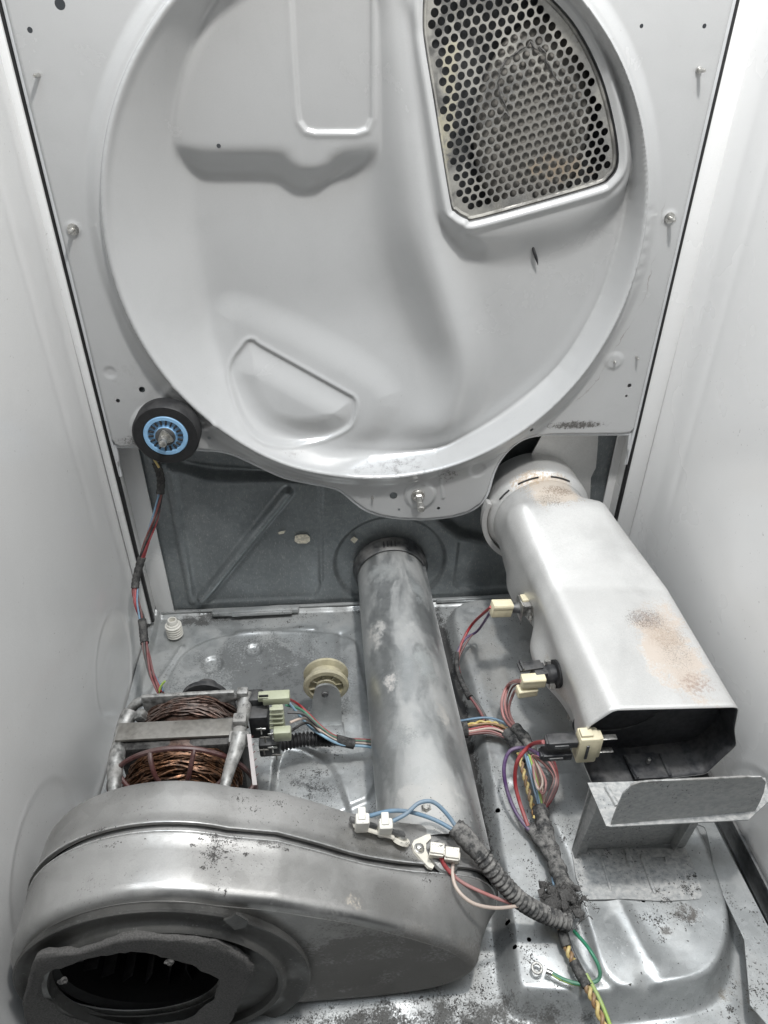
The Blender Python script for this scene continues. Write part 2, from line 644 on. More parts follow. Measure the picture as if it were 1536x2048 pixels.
M['cream'] = plain('cream_ceramic', (.74, .67, .47), .5, 0, .08, 150, .2)
M['ivory'] = plain('ivory_plastic', (.78, .74, .65), .45, 0, .1, 150, .25)
M['greenwhite'] = plain('pale_green_plastic', (.42, .44, .31), .4, 0, .12, 120, .3)
M['pulley'] = plain('yellowed_nylon', (.44, .40, .27), .4, 0, .2, 120, .35)
M['blue'] = plain('light_blue_plastic', (.26, .47, .70), .42, 0, .1, 150, .05)
M['darkfloor'] = plain('shadowed_void', (.02, .02, .022), .9, 0, .2, 100)
M['bolt'] = plain('zinc_bolt', (.60, .59, .56), .3, .95, .3, 500, .15)
M['dark_metal'] = plain('dark_steel', (.12, .125, .13), .45, .8, .3, 150, .5)
M['white'] = plain('white_nylon', (.72, .70, .64), .4, 0, .08, 120, .15)
M['mylar'] = plain('marked_insulation_paper', (.5, .46, .45), .5, 0, .1, 100, .1)
WC = {'red': (.36, .03, .035), 'darkred': (.20, .025, .03), 'pink': (.48, .20, .185), 'purple': (.10, .05, .15),
      'yellow': (.70, .54, .20), 'bluew': (.15, .25, .35), 'green': (.03, .22, .12), 'blackw': (.025, .025, .027),
      'brown': (.15, .05, .045), 'whitew': (.62, .50, .42), 'orange': (.30, .17, .07), 'lightblue': (.30, .48, .62), 'greenyel': (.35, .50, .10)}
for k, v in WC.items():
    M[k] = plain(k+'_insulation', v, .38, 0, .12, 150, .4, .1)

M['lip_highlight'] = plain('lip_highlight_steel', (.62, .62, .61), .28, .8, .2, 200, .2)  # lighter steel puts a highlight on the blower's seam edges
# ================================================================== SETTING
XL, XR = -.345, .36


def wall(x, side, ell):
    def hf(a, b):   # a = y, b = z
        h = np.zeros(a.shape)
        for (cy_, cz_, r_) in ell:
            d = np.hypot(a-cy_, b-cz_)-r_
            h += .0009*ss(-d, -.002, .002) - .0008*np.exp(-(d/.0025)**2)
        h += .003*ss(a, -.05, -.035)*0
        h += .0012*np.sin(a*9+1)*np.sin(b*7)
        # pressed shallow rail beads running up the wall near the rear
        h += .0008*np.exp(-((a+.075)/.007)**2)*ss(b, .22, .28) + .0004*np.exp(-((a+.27)/.02)**2)
        return h
    g = sheet(-.95, .05, -.03, 1.15, .004, hf, None, lambda a, b, h: (x+side*h, a, b))
    return g


wl = sheet_obj('wall_left', wall(XL, -1, [(-.135, .075, .072), (-.395, .09, .075)]), M['wall_dusty_shaded'])
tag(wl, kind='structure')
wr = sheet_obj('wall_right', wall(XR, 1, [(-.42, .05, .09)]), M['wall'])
tag(wr, kind='structure')
# flanges at the rear corners, where side walls turn in behind the bulkhead
for nm, pts in (('rear_corner_flange', [(XL, .046), (-.338, .046), (-.338, .02), (-.3335, .02), (-.3335, .0465)]),
                ('rear_corner_flange', [(XR, .046), (.346, .046), (.346, .01), (.3325, .01), (.3325, .0465)])):
    pass
obj('rear_corner', join(box((-.3408, .024, .6), (.0085, .044, 1.16), .0012), box((-.324, .040, .19), (.026, .004, .40), .001)), M['wall'])['kind'] = 'structure'
obj('rear_corner', join(box((.3485, .026, .6), (.0235, .040, 1.16), .0012), box((.336, .0405, .19), (.02, .004, .40), .001)), M['wall'])['kind'] = 'structure'

obj('gap_shade_strip', box((-.3345, .008, .6), (.0040, .006, 1.16), .0005), M['blackrub'])['kind'] = 'structure'  # dark strips added for the shade in the gap beside the bulkhead
obj('gap_shade_strip', box((.3347, .008, .6), (.0040, .006, 1.16), .0005), M['blackrub'])['kind'] = 'structure'
# ---- floor pan
plat = smooth2(pix_z([(905, 1210), (1060, 1205), (1130, 1290), (1230, 1420), (1330, 1530), (1395, 1640), (1440, 1740), (1466, 1850), (1448, 1935), (1390, 1978),
                      (1220, 2000), (1080, 1996), (1028, 1972), (1012, 1850), (985, 1650), (945, 1400)], .03), 5)
step2 = smooth2(pix_z([(1090, 1560), (1300, 1560), (1390, 1640), (1440, 1740), (1466, 1850), (1448, 1935), (1390, 1978), (1270, 1990), (1206, 1950), (1175, 1860), (1140, 1740)], .03), 5)
chan = smooth2(pix_z([(1065, 1180), (1180, 1200), (1260, 1430), (1160, 1450), (1085, 1420), (1020, 1330)], .03), 5)
lpan = smooth2(pix_z([(345, 1345), (380, 1300), (450, 1275), (560, 1266), (690, 1275), (720, 1330), (735, 1600), (300, 1620), (310, 1450)], 0), 5)
fronts = smooth2(pix_z([(560, 1500), (650, 1520), (690, 1600), (700, 1680), (560, 1680)], 0), 4)
flat = [(oz(u, v, .0).x, oz(u, v, 0).y, r) for u, v, r in ((508, 1305, .013), (425, 1333, .016))]


def pan_h(a, b):
    dp = sdf(plat, a, b)
    h = .03*ss(-dp, -.009, .009)
    h += .005*ss(-sdf(step2, a, b), -.004, .004)
    h -= .006*ss(-sdf(chan, a, b), -.012, .012)
    dl = sdf(lpan, a, b)
    h += .004*ss(-dl, -.003, .003)
    h -= .006*ss(-sdf(fronts, a, b), -.004, .004)
    for (x, y, r) in flat:
        d = np.hypot(a-x, b-y)-r
        h += .0018*np.exp(-(d/.002)**2) - .0035*ss(-d, -.003, .004)
    # pressed ribs
    for (x0, y0, x1, y1, wd, hh) in ((-.21, -.008, -.10, -.006, .006, .004), (-.10, -.03, -.10, -.12, .008, .003), (-.06, -.02, -.06, -.16, .006, -.003),
                                     (.135, -.02, .150, -.25, .010, -.003), (.12, -.08, .13, -.3, .006, .002), (-.29, -.03, -.325, -.14, .004, .004),
                                     (.195, -.40, .215, -.50, .006, .0022), (.15, -.30, .155, -.50, .008, -.0025)):
        e = np.array([x1-x0, y1-y0]); L = e@e
        t = np.clip(((a-x0)*e[0]+(b-y0)*e[1])/L, 0, 1)
        d = np.hypot(a-x0-t*e[0], b-y0-t*e[1])
        h += hh*np.exp(-(d/wd)**2)
    # dimples on the platform front edge
    for u, v in ((1290, 1985), (1160, 1990)):
        p = oz(u, v, .02)
        h += -.006*np.exp(-(np.hypot(a-p.x, b-p.y)/.007)**2)
    h += .0012*np.sin(a*37+b*13)*np.sin(b*31) + .0006*np.sin(a*90)*np.sin(b*70+1)
    # lip rising at rear and side
    h += .006*ss(b, .030, .038)
    h += .010*ss(-a, .330, .336)
    return h


holes_pan = [(oz(u, v, .03).x, oz(u, v, .03).y, r) for u, v, r in ((996, 1620, .0028), (1017, 1838, .0022), (1058, 1880, .0022), (1030, 1892, .002), (1284, 1806, .0022), (1335, 1804, .0022), (944, 1585, .002))]
obj('ground', box((0, -.45, -.06), (2.4, 2.4, .05), 0), M['darkfloor'])['kind'] = 'structure'


def pan_keep(a, b):
    d = np.full(a.shape, -1.)
    for (x, y, r) in holes_pan:
        d = np.maximum(d, r - np.hypot(a-x, b-y))
    return d


pan = sheet_obj('floor_pan', sheet(-.3435, .3585, -.80, .044, .0022, pan_h, pan_keep, lambda a, b, h: (a, b, h)), M['pan'])
tag(pan, kind='structure')

# ---- lower rear wall of the cabinet
YB = .046
recL = pix_y([(352, 940), (640, 968), (640, 1175), (630, 1195), (400, 1205), (385, 1190)], YB)
recR = pix_y([(918, 1085), (1060, 1090), (1090, 1172), (918, 1178), (908, 1165)], YB)
topL = smooth2(pix_y([(330, 930), (372, 948), (430, 963), (560, 962), (660, 960), (760, 880), (760, 780), (300, 780), (300, 910)], YB), 3)
topR = smooth2(pix_y([(870, 1010), (905, 1062), (950, 1082), (1010, 1090), (1150, 1095), (1150, 800), (850, 800)], YB), 3)
VC = (.0186, .075)


def back_h(a, b):
    h = .003*ss(-sdf(recL, a, b), -.002, .002) + .003*ss(-sdf(recR, a, b), -.002, .002)
    h += .022*ss(-sdf(topL, a, b), -.006, .006) + .022*ss(-sdf(topR, a, b), -.006, .006)
    r = np.hypot(a-VC[0], b-VC[1]-.004)
    h += .0045*ss(-(r-.083), -.003, .003)
    p, q = oy(405, 1195, YB), oy(575, 985, YB)
    for (x0, z0, x1, z1, wd, hh) in ((p.x, p.z, q.x, q.z, .0070, -.014), (oy(335, 935, YB).x, oy(335, 935, YB).z, oy(385, 1200, YB).x, oy(385, 1200, YB).z, .006, -.004),
                                     (oy(640, 970, YB).x, oy(640, 970, YB).z, oy(642, 1160, YB).x, oy(642, 1160, YB).z, .003, -.0022)):
        e = np.array([x1-x0, z1-z0]); L = e@e
        t = np.clip(((a-x0)*e[0]+(b-z0)*e[1])/L, 0, 1)
        d = np.hypot(a-x0-t*e[0], b-z0-t*e[1])
        h += hh*np.exp(-(d/wd)**4)
    return h


def capsule(P, x0, z0, x1, z1, r):
    a, b = P
    e = np.array([x1-x0, z1-z0]); L = e@e + 1e-12
    t = np.clip(((a-x0)*e[0]+(b-z0)*e[1])/L, 0, 1)
    return np.hypot(a-x0-t*e[0], b-z0-t*e[1])-r


slot0, slot1 = oy(597, 1079, YB), oy(611, 1078, YB)


def back_keep(a, b):
    d = .049-np.hypot(a-VC[0], b-VC[1])
    return d


bk = sheet_obj('wall_back', sheet(-.335, .345, .002, .42, .0022, back_h, back_keep, lambda a, b, h: (a, YB+h, b)), M['back'])
tag(bk, kind='structure')
# pale plates for the knock-outs, the lit room beyond put into their colour
WIN = plain('painted_daylight', (.82, .76, .62), .6)
for nm, P in (('slot', [(590, 1073), (600, 1070), (614, 1070), (620, 1075), (620, 1082), (613, 1087), (596, 1087), (589, 1082)]),
              ('slot', [(556, 1066), (560, 1064), (571, 1062), (568, 1067), (558, 1069)]),
              ('slot', [(701, 1080), (708, 1074), (716, 1079), (709, 1087)])):
    obj('rear_wall_slot', extrude([oy(u, v, YB-.0012) for u, v in P], (0, .0015, 0)), WIN, bk, 0)
# strip where the pan hooks over the rear wall
p0, p1 = oz(425, 1222, .012), oz(598, 1214, .012)
obj('hook_strip', join(box(((p0.x+p1.x)/2, .030, .010), (p1.x-p0.x, .010, .008), .002), box(((p0.x+p1.x)/2+.01, .022, .012), ((p1.x-p0.x)*.7, .004, .006), .0015)), M['pan'], bk)
obj('pan_seam', join(box((.0, .0385, .008), (.66, .006, .004), .0015), box((.20, .034, .009), (.22, .004, .006), .0015)), M['pan'], bk)

# right floor rail with a slot
def plate_xy(outline, holes, z, th):
    g = curve_plate(outline, holes, th)
    return remap(g, lambda x, y, q: (x, y, z+q))


slot = smooth2(pix_z([(1392, 1656), (1402, 1652), (1412, 1662), (1424, 1716), (1424, 1732), (1412, 1732), (1404, 1720)], .032), 3)
rl = pix_z([(1375, 1640), (1425, 1640), (1560, 1900), (1560, 2080), (1500, 2010), (1488, 1880)], .032)
obj('side_rail', plate_xy(rl, [slot], .032, .0012), M['pan'], pan, 30)
obj('side_rail', box((.3555, -.45, .026), (.005, .42, .030), .002), M['dark_metal'], pan)

# ================================================================== BULKHEAD
BC, BR = (0.0, .5474), .282
T = thing('rear_bulkhead', 'large grey pressed steel panel with round dish behind all the other parts', 'panel', (0, 0, .32))
ZT = 1.02
ol_px = [(226, 880), (229, 892), (238, 896), (262, 896), (400, 902), (440, 905), (475, 915), (530, 941), (570, 958), (615, 968), (658, 976), (682, 985), (705, 1004), (730, 1022), (760, 1033),
         (800, 1039), (850, 1041), (900, 1036), (938, 1026), (965, 1008), (978, 985), (988, 950), (1003, 920), (1028, 893), (1060, 876), (1110, 871), (1240, 871), (1262, 869), (1271, 858)]
ol = pix_y(ol_px, 0)
ol[0] = (-.33, ol[0][1]); ol[-1] = (.33, ol[-1][1])
outline = [(-.33, ZT)] + ol + [(.33, ZT)]
gr_px = [(846, 40), (850, 90), (868, 200), (900, 400), (910, 425), (935, 440), (965, 440), (1180, 380), (1222, 360), (1240, 325), (1232, 250), (1205, 150), (1160, 60), (1110, 0), (1060, -40), (1000, -60), (870, -50), (850, -20)]
grille_ol = smooth2(pix_y(gr_px, -.0), 4)
inner_floor = smooth2(pix_y([(1160, 60), (1225, 160), (1252, 280), (1252, 400), (1228, 510), (1190, 615), (1118, 730), (1018, 815), (940, 865), (870, 893), (770, 900), (640, 880), (560, 850), (480, 780),
                             (430, 690), (400, 560), (380, 430), (400, 250), (440, 100), (480, 20), (560, -60), (700, -120), (1000, -90)], .02), 4)
right_sec = smooth2(pix_y([(800, -150), (800, 0), (815, 150), (828, 300), (848, 450), (878, 560), (900, 640), (918, 700), (922, 760), (908, 820), (878, 880), (900, 960), (1400, 960), (1500, 400), (1400, -150)], .02), 4)
plate_out = smooth2(pix_y([(470, -60), (420, 0), (380, 70), (350, 140), (335, 210), (328, 280), (334, 312), (352, 335), (390, 367), (440, 373), (530, 374), (560, 384), (590, 397), (615, 392), (655, 372), (700, 366), (760, 340), (800, 280), (800, 100), (795, -80)], .015), 4)
plate_in = smooth2(pix_y([(490, -60), (440, 0), (400, 70), (368, 140), (352, 210), (347, 270), (352, 292), (400, 299), (560, 299), (580, 310), (600, 336), (640, 342), (655, 322), (680, 302), (735, 292), (775, 270), (775, 100), (770, -80)], .015), 4)
rect_e = pix_y([(583, -80), (584, 0), (590, 120), (596, 215), (600, 245), (612, 262), (630, 267), (715, 267), (735, 260), (743, 240), (743, 100), (742, -80)], .012)
dee = smooth2(pix_y([(492, 690), (505, 688), (520, 698), (600, 738), (690, 783), (706, 792), (711, 806), (706, 832), (690, 850), (650, 866), (600, 870), (560, 864), (520, 848), (488, 815), (468, 775), (459, 745), (466, 722), (480, 704)], .03), 3)
dee_out = smooth2(pix_y([(440, 640), (520, 640), (760, 760), (770, 830), (720, 880), (620, 905), (540, 885), (480, 830), (445, 750)], .03), 3)
gplat_out = smooth2(pix_y([(815, -60), (820, 60), (835, 200), (865, 400), (880, 450), (905, 490), (935, 520), (985, 540), (1060, 541), (1150, 520), (1225, 470), (1262, 400), (1275, 300), (1255, 180), (1200, 40), (1150, -80)], .01), 4)
gplat_in = smooth2(pix_y([(830, -60), (833, 60), (850, 200), (880, 400), (890, 432), (915, 455), (960, 460), (1190, 396), (1242, 372), (1258, 325), (1250, 240), (1222, 140), (1180, 50), (1130, -60)], .01), 4)
LIP = .014


def bulk_h(a, b):
    x, z = a-BC[0], b-BC[1]
    r = np.hypot(x, z)
    th = np.arctan2(z, x)
    # soft step and rounded lip round the dish
    h = -LIP*.5*ss(-(r-BR), -.020, -.004) - LIP*.5*ss(-(r-BR), -.0035, -.0005)
    fl = sdf(inner_floor, a, b)
    rimd = np.maximum(BR-r, 0)
    t = rimd/(rimd+np.maximum(fl, 0)+1e-6)
    t = np.where(fl < 0, 1, t)
    t = np.clip(t, 0, 1)
    deep = .054
    sr = sdf(right_sec, a, b)              # > 0 left of the ridge crest
    zlo, zhi = oy(700, 885, .02).z, oy(700, 600, .03).z
    left = deep - .031*(1-ss(b, zlo, zhi))
    fd = ss(b, zlo-.022, zlo+.025)
    left = left - fd*(left-.005)*np.exp(-(np.maximum(sr, 0)/.036)**2)
    right = .024 - .019*fd*np.exp(-(np.minimum(sr, 0)/.020)**2)
    floor_h = np.where(sr > 0, left, right)
    inside = r < BR
    tt = .3*ss(t, 0, 1)+.7*t
    hin = -LIP*(1-tt) + floor_h*tt
    def blur(q, n):
        for _ in range(2):
            for ax in (0, 1):
                pd = [(0, 0), (0, 0)]; pd[ax] = (n, n)
                c = np.cumsum(np.pad(q, [(n+1, n) if i == ax else (0, 0) for i in (0, 1)], mode='edge'), axis=ax)
                q = (np.take(c, np.arange(2*n+1, c.shape[ax]), ax)-np.take(c, np.arange(0, c.shape[ax]-2*n-1), ax))/(2*n+1)
        return q
    wb = ss(rimd, .006, .034)
    hin = hin*(1-wb) + blur(np.where(inside, hin, -LIP), 8)*wb
    hin += -.0030*np.exp(-((BR-r-.0032)/.0028)**2)
    # raised pressing upper left
    do, di = sdf(plate_out, a, b), sdf(plate_in, a, b)
    k = np.where(di < 0, 1, np.where(do > 0, 0, (-do)/(-do+np.maximum(di, 0)+1e-6)))
    k = ss(k, 0, 1)
    hp = .038 - (b-.58)*.11
    k = blur(k, 3)
    hin = hin*(1-k) + np.minimum(hin, hp)*k
    dr = sdf(rect_e, a, b)
    hin += .0028*ss(-dr, -.0022, .0022) - .0012*np.exp(-((dr-.003)/.003)**2)
    # grille platform
    do, di = sdf(gplat_out, a, b), sdf(gplat_in, a, b)
    k = np.where(di < 0, 1, np.where(do > 0, 0, (-do)/(-do+np.maximum(di, 0)+1e-6)))
    k = ss(k, 0, 1)
    k = blur(k, 2)
    hin = hin*(1-k) + np.minimum(hin, .004)*k
    dg = sdf(grille_ol, a, b)
    hin += -.0040*np.exp(-((dg-.006)/.0042)**2)
    # lower left dee
    dd = sdf(dee, a, b)
    hin += -.0016*np.exp(-((dd-.001)/.0032)**2) + .003*ss(-dd, -.003, .003) - .010*ss(-dd, 0, .036)
    hin += -.006*ss(-sdf(dee_out, a, b), -.02, .02)
    h = np.where(inside, hin, h)
    # flange details outside the dish
    for u, v, R_, amp in ((147, 458, .007, -.0012), (1338, 435, .007, -.0012), (1228, 722, .010, -.0016), (840, 990, .020, -.0030), (955, 940, .010, .0015), (220, 745, .006, .0012), (330, 865, .04, -.003)):
        p = oy(u, v, 0)
        h += amp*ss(-(np.hypot(a-p.x, b-p.z)-R_), -.003, .003)
    for (u0, v0, u1, v1, wd, hh) in ((877, 935, 886, 995, .0016, -.0018), (290, 845, 345, 770, .005, -.002), (400, 860, 432, 840, .004, -.002), (500, 925, 640, 962, .004, .0015)):
        p, q = oy(u0, v0, 0), oy(u1, v1, 0)
        e = np.array([q.x-p.x, q.z-p.z]); L = e@e
        t = np.clip(((a-p.x)*e[0]+(b-p.z)*e[1])/L, 0, 1)
        h += hh*np.exp(-(np.hypot(a-p.x-t*e[0], b-p.z-t*e[1])/wd)**2)
    # hammered dent line right of the dish
    for (u, v) in ((1288, 480), (1283, 505), (1277, 535), (1270, 560), (1290, 450), (1297, 420)):
        p = oy(u, v, 0)
        h += .0006*np.exp(-(np.hypot(a-p.x, b-p.z)/.004)**2)
    # edge flange turned back
    e = sdf(outline, a, b)
    h += .004*ss(e, -.0035, 0)
    h += .0004*np.sin(a*23)*np.sin(b*19+1)
    return h


bh = [(oy(u, v, 0).x, oy(u, v, 0).z, r) for u, v, r in ((120, 8, .0045), (60, 60, .0024), (284, 779, .0036), (787, 991, .0052), (877, 1016, .0022), (1259, 771, .0025), (1253, 792, .0017), (1283, 52, .0018),
                                                       (236, 801, .0024), (418, 876, .0022), (798, 1019, .0017), (1062, 857, .0026), (435, 297, .0028), (1409, 52, .0020), (550, -14, .002))]
bh[12] = (oy(433, 297, .013).x, oy(433, 297, .013).z, .0022)


def bulk_keep(a, b):
    d = sdf(outline, a, b)
    d = np.maximum(d, -sdf(grille_ol, a, b)-.0)
    for (x, z, r) in bh:
        d = np.maximum(d, r-np.hypot(a-x, b-z))
    return d


sheet_obj('pressed_panel', sheet(-.332, .332, .185, ZT, .00145, bulk_h, bulk_keep, lambda a, b, h: (a, h, b)), M['bulk'], T)
edge = [(x, .004, z) for x, z in outline[1:-1]]
obj('rolled_edge', sweep(spline([(-.33, .004, ZT)]+edge+[(.33, .004, ZT)], 3), .0022, 8), M['flange'], T)
# scratch/tear mark
sp_ = [oy(u, v, .0185) for u, v in ((1063, 482), (1067, 500), (1073, 518), (1076, 530))]
obj('black_scuff', sweep(spline(sp_, 4), lambda t: .0004+.0016*math.sin(PI*min(1, t*1.05+.02)), 6), M['black'], T)

# ---- grille
GY = .009
g_ol = smooth2(pix_y([(u, v) for u, v in gr_px], 0), 3)
ga = [np.array(p) for p in g_ol]
gi = smooth2(pix_y([(u, v) for u, v in gr_px], 0), 4)
GX = np.array([p[0] for p in gi]); GZ = np.array([p[1] for p in gi])
P_ = .0091
ang = math.radians(15.5)
o0 = oy(945, 416, 0)
e1 = (math.cos(ang)*P_, math.sin(ang)*P_)
e2 = (math.cos(ang+PI/3)*P_, math.sin(ang+PI/3)*P_)
cand = []
for i in range(-40, 60):
    for j in range(-5, 75):
        cand.append((o0.x+i*e1[0]+j*e2[0], o0.z+i*e1[1]+j*e2[1]))
cand = np.array(cand)
dd = sdf(gi, cand[:, 0], cand[:, 1])
cand = cand[(dd < -.0085)]
holes = []
for k, (x, z) in enumerate(cand):
    rr = .0037*(1+.03*math.sin(k*7.1))
    holes.append([(x+rr*math.cos(t*2*PI/14), z+rr*math.sin(t*2*PI/14)) for t in range(14)])
# plate sits just inside the opening
cen = np.array([np.mean(GX), np.mean(GZ)])
gout = [(p[0]+(cen[0]-p[0])*.002, p[1]+(cen[1]-p[1])*.002) for p in gi]
M['grille'] = galv('grille_steel', (.34, .335, .32), (.46, .45, .43), .36, .85, .6, (.34, .33, .29), 30, (.4, .6), .5, (.12, .09, .06), spangle=300, upw=0, stains_and_shade=[
    ((oy(1060, 300, 0).x, .01, oy(1060, 300, 0).z), (.075, .05, .10), (.15, .143, .13), .85, 30, .36),
    ((oy(1120, 340, 0).x, .01, oy(1120, 340, 0).z), (.09, .05, .03), (.28, .20, .12), .5, 90, .52),
    ((oy(900, 200, 0).x, .01, oy(900, 200, 0).z), (.02, .05, .14), (.52, .48, .33), .5, 50, .5)])
g = curve_plate(gout, holes, .0012)


def gmap(x, y, q):
    d = -float(sdf(gi, np.array([x]), np.array([y]))[0])
    dome = .0
    lip = -.004*math.exp(-((d-.0035)/.0022)**2)
    return (x, GY+q+lip*.0, y)


go = obj('perforated_grille', remap(g, lambda x, y, q: (x, GY+q, y)), M['grille'], T, 30)
# raised rim of the grille
rimp = spline([(cen[0]+(x-cen[0])*.975, GY-.001, cen[1]+(z-cen[1])*.978) for x, z in gi[::2]], 2, True)
obj('grille_rim', sweep(rimp, .0022, 8, True), M['grille'], go)
gas = spline([(x, GY-.004, z) for x, z in gi[::2]], 2, True)
obj('gasket', sweep(gas, .0011, 6, True), M['black'], T)
# air chamber behind the grille
cv = extrude([(x+(cen[0]-x)*-.03, .0125, z+(cen[1]-z)*-.03) for x, z in gi[::3]], (0, .032, 0))
cv = (cv[0], cv[1][1:])
obj('air_chamber', cv, M['dark_metal'], T, 30)
dc = oy(1070, 255, .02)
a_, u_, v_ = frame((0, -1, 0))
defl = lathe((0, 0, 0), (0, -1, 0), [(0, .078), (.006, .074), (.012, .058), (.0145, .035), (.0155, .012), (.0156, .002)], 36)
M['defl'] = plain('sooty_deflector', (.17, .162, .148), .8, .1, .35, 180, .2)
obj('deflector', ([(dc.x+v[0]*.78, .032+v[1], dc.z+v[2]*1.18) for v in defl[0]], defl[1]), M['defl'], T, 60)
cr = [(1003, 235), (1012, 222), (1018, 232), (1010, 212), (1003, 195), (1000, 170), (1001, 145), (1004, 130), (1016, 118), (1028, 108), (1040, 100), (1056, 94), (1062, 86), (1070, 92), (1078, 104), (1080, 96), (1090, 104), (1094, 118), (1100, 130), (1108, 150), (1118, 160)]
crp = [oy(u+rng.uniform(-3, 3), v+rng.uniform(-3, 3), GY-.002) for u, v in cr]
obj('lint_fringe', sweep(spline(crp, 5), lambda t: .0003+.0010*abs(math.sin(t*23)), 5), M['lintdark'], go)

# ---- studs, clips on the bulkhead
def stud(u, v, ln=.018, r=.0022, head=.0055, name='stud'):
    p = oy(u, v, 0)
    s = obj(name, lathe((p.x, 0, p.z), (0, -1, 0), [(-.001, r), (ln*.8, r), (ln, r*.6)], 12), M['bolt'], T)
    if head:
        obj('washer', lathe((p.x, 0, p.z), (0, -1, 0), [(.0005, head), (.0022, head), (.0026, head*.8)], 20), M['bolt'], s)
    return s


stud(147, 458, .016, .0022, .0058)
stud(1338, 435, .016, .0022, .0058)
stud(78, 150, .014, .0018, 0)
stud(1397, 140, .014, .0018, .003)
stud(1228, 722, .006, .0014, 0)
stud(1273, 714, .008, .0013, 0)
stud(745, 994, .006, .0014, 0)

# drum roller shaft, no wheel on it
p = oy(836, 990, -.003)
T2 = thing('roller_shaft', 'bare zinc axle with lock nut under the dish, at the middle of the grey panel', 'axle', (p.x, 0, p.z))
obj('flange_nut', lathe(p, (0, -1, 0), [(0, .0090), (.002, .0090), (.003, .0082)], 24), M['bolt'], T2)
obj('nut', lathe(p, (0, -1, 0), [(.002, .0066), (.0085, .0066), (.010, .005)], 6), M['bolt'], T2, 20)
obj('shaft', lathe(p, (0, -1, 0), [(0, .0036), (.022, .0036), (.0225, .0030), (.026, .0030), (.0265, .0046), (.034, .0046), (.035, .0035)], 18), M['bolt'], T2)

# ================================================================== DRUM ROLLER
c = oy(335, 862, -.022)
T = thing('drum_roller', 'black rubber wheel with light blue hub at the lower left corner of the panel', 'roller', c)
R_ = .0385
obj('tyre', lathe(c, (0, -1, 0), [(-.012, .024), (-.012, R_-.002), (-.010, R_), (.010, R_), (.0125, R_-.002), (.0128, .0262), (.010, .0256)], 64), M['blackrub'], T)
hub = obj('hub', lathe(c, (0, -1, 0), [(-.011, .0255), (.0122, .0255), (.0132, .0245), (.0132, .0205), (.0105, .0195), (.0105, .012), (.0135, .0115), (.0135, .006)], 56), M['blue'], T)
for k in range(18):
    a = 2*PI*k/18
    q = Vector((math.cos(a)*.0168, -.0116, math.sin(a)*.0168)) + c
    obj('hub_slot', box(q, (.0060, .0024, .0022), .0004, rotm(0, -a, 0)), M['black'], hub)
obj('washer', lathe(c, (0, -1, 0), [(.012, .0115), (.0150, .0115), (.0154, .0108)], 28), M['dark_metal'], T)
# triangular spring clip
tri = [c+Vector((math.cos(a)*.0098, -.0156, math.sin(a)*.0098)) for a in (PI/2+.1, PI/2+.1+2*PI/3, PI/2+.1+4*PI/3)]
obj('clip', join(extrude(spline(tri, 6, True), (0, -.0022, 0)), box(c+Vector((-.001, -.019, -.001)), (.009, .004, .007), .001, rotm(0, .5, 0))), M['bolt'], T, 30)
obj('axle', lathe(c, (0, -1, 0), [(-.02, .0040), (.024, .0040), (.0245, .003), (.027, .003), (.0272, .0044), (.032, .0044), (.033, .003)], 18), M['bolt'], T)
for dx, dz in ((.024, .020), (-.028, -.008), (.033, .008)):
    pass

# ================================================================== EXHAUST TUBE
TX, TZ = .0186, .071
T = thing('exhaust_duct', 'long round galvanised duct running forward from the hole in the back wall', 'duct', (TX, -.2, 0))
V, F = [], []
n = 72
ys = [.044, .030, .022, .012, .0] + [-.02*k for k in range(1, 21)] + [-.405, -.415]
for k, y in enumerate(ys):
    s = min(max((.03-y)/.44, 0), 1)
    R0 = .0500 + .0032*s
    if y > .025: R0 = .0485
    for i in range(n):
        a = 2*PI*i/n
        rr = R0*(1+.004*math.sin(3*a+y*18)+.003*math.sin(5*a-y*41))
        # folded seam on the upper right
        da = (a-math.radians(20)+PI) % (2*PI)-PI
        rr += .0026*math.exp(-(da/.035)**2)
        # flattened shoulders
        rr += .0010*math.exp(-((da-.9)/.25)**2)
        V.append((TX+.006*s+rr*math.cos(a), y, TZ+rr*math.sin(a)))
for k in range(len(ys)-1):
    for i in range(n):
        j = (i+1) % n
        F.append((k*n+i, k*n+j, (k+1)*n+j, (k+1)*n+i))
obj('duct_tube', (V, F), M['tube'], T, 50)
sa = math.radians(20)
obj('seam_bead', sweep([(TX+.006*s+(.0512+.0032*s)*math.cos(sa), .028-.43*s, TZ+(.0512+.0032*s)*math.sin(sa)) for s in [k/30 for k in range(31)]], .0012, 8), M['tube'], T)
cr_ = lathe((VC[0], .0, VC[1]-.002), (0, -1, 0), [(-.044, .0560), (-.038, .0565), (-.034, .0550), (-.030, .0535), (-.026, .0535), (-.022, .0525), (-.020, .0510)], 60, False)
obj('duct_collar', cr_, M['dark_metal'], T)
for k in range(4):
    a = math.radians(84+k*6)
    obj('crimp', box((VC[0]+.0530*math.cos(a), .030, VC[1]+.0530*math.sin(a)), (.0016, .012, .0022), .0004, rotm(0, -a, 0)), M['black'], T)

# ================================================================== HEATER BOX
T = thing('heater_duct', 'pale rust-speckled rectangular heater duct sloping forward beside the right wall', 'duct', (.25, -.15, 0))


def radial(poly, cx, cz, n):
    P = np.array(poly)-np.array([cx, cz])
    out = []
    for i in range(n):
        a = 2*PI*i/n
        d = np.array([math.cos(a), math.sin(a)])
        best = 0
        for k in range(len(P)):
            p, q = P[k], P[(k+1) % len(P)]
            e = q-p
            den = d[0]*(-e[1])+d[1]*e[0]
            if abs(den) < 1e-12: continue
            t = (p[0]*(-e[1])+p[1]*e[0])/den
            s = (d[0]*p[1]-d[1]*p[0])/den
            if t > 0 and -1e-6 <= s <= 1+1e-6: best = max(best, t)
        out.append(best)
    return np.array(out)


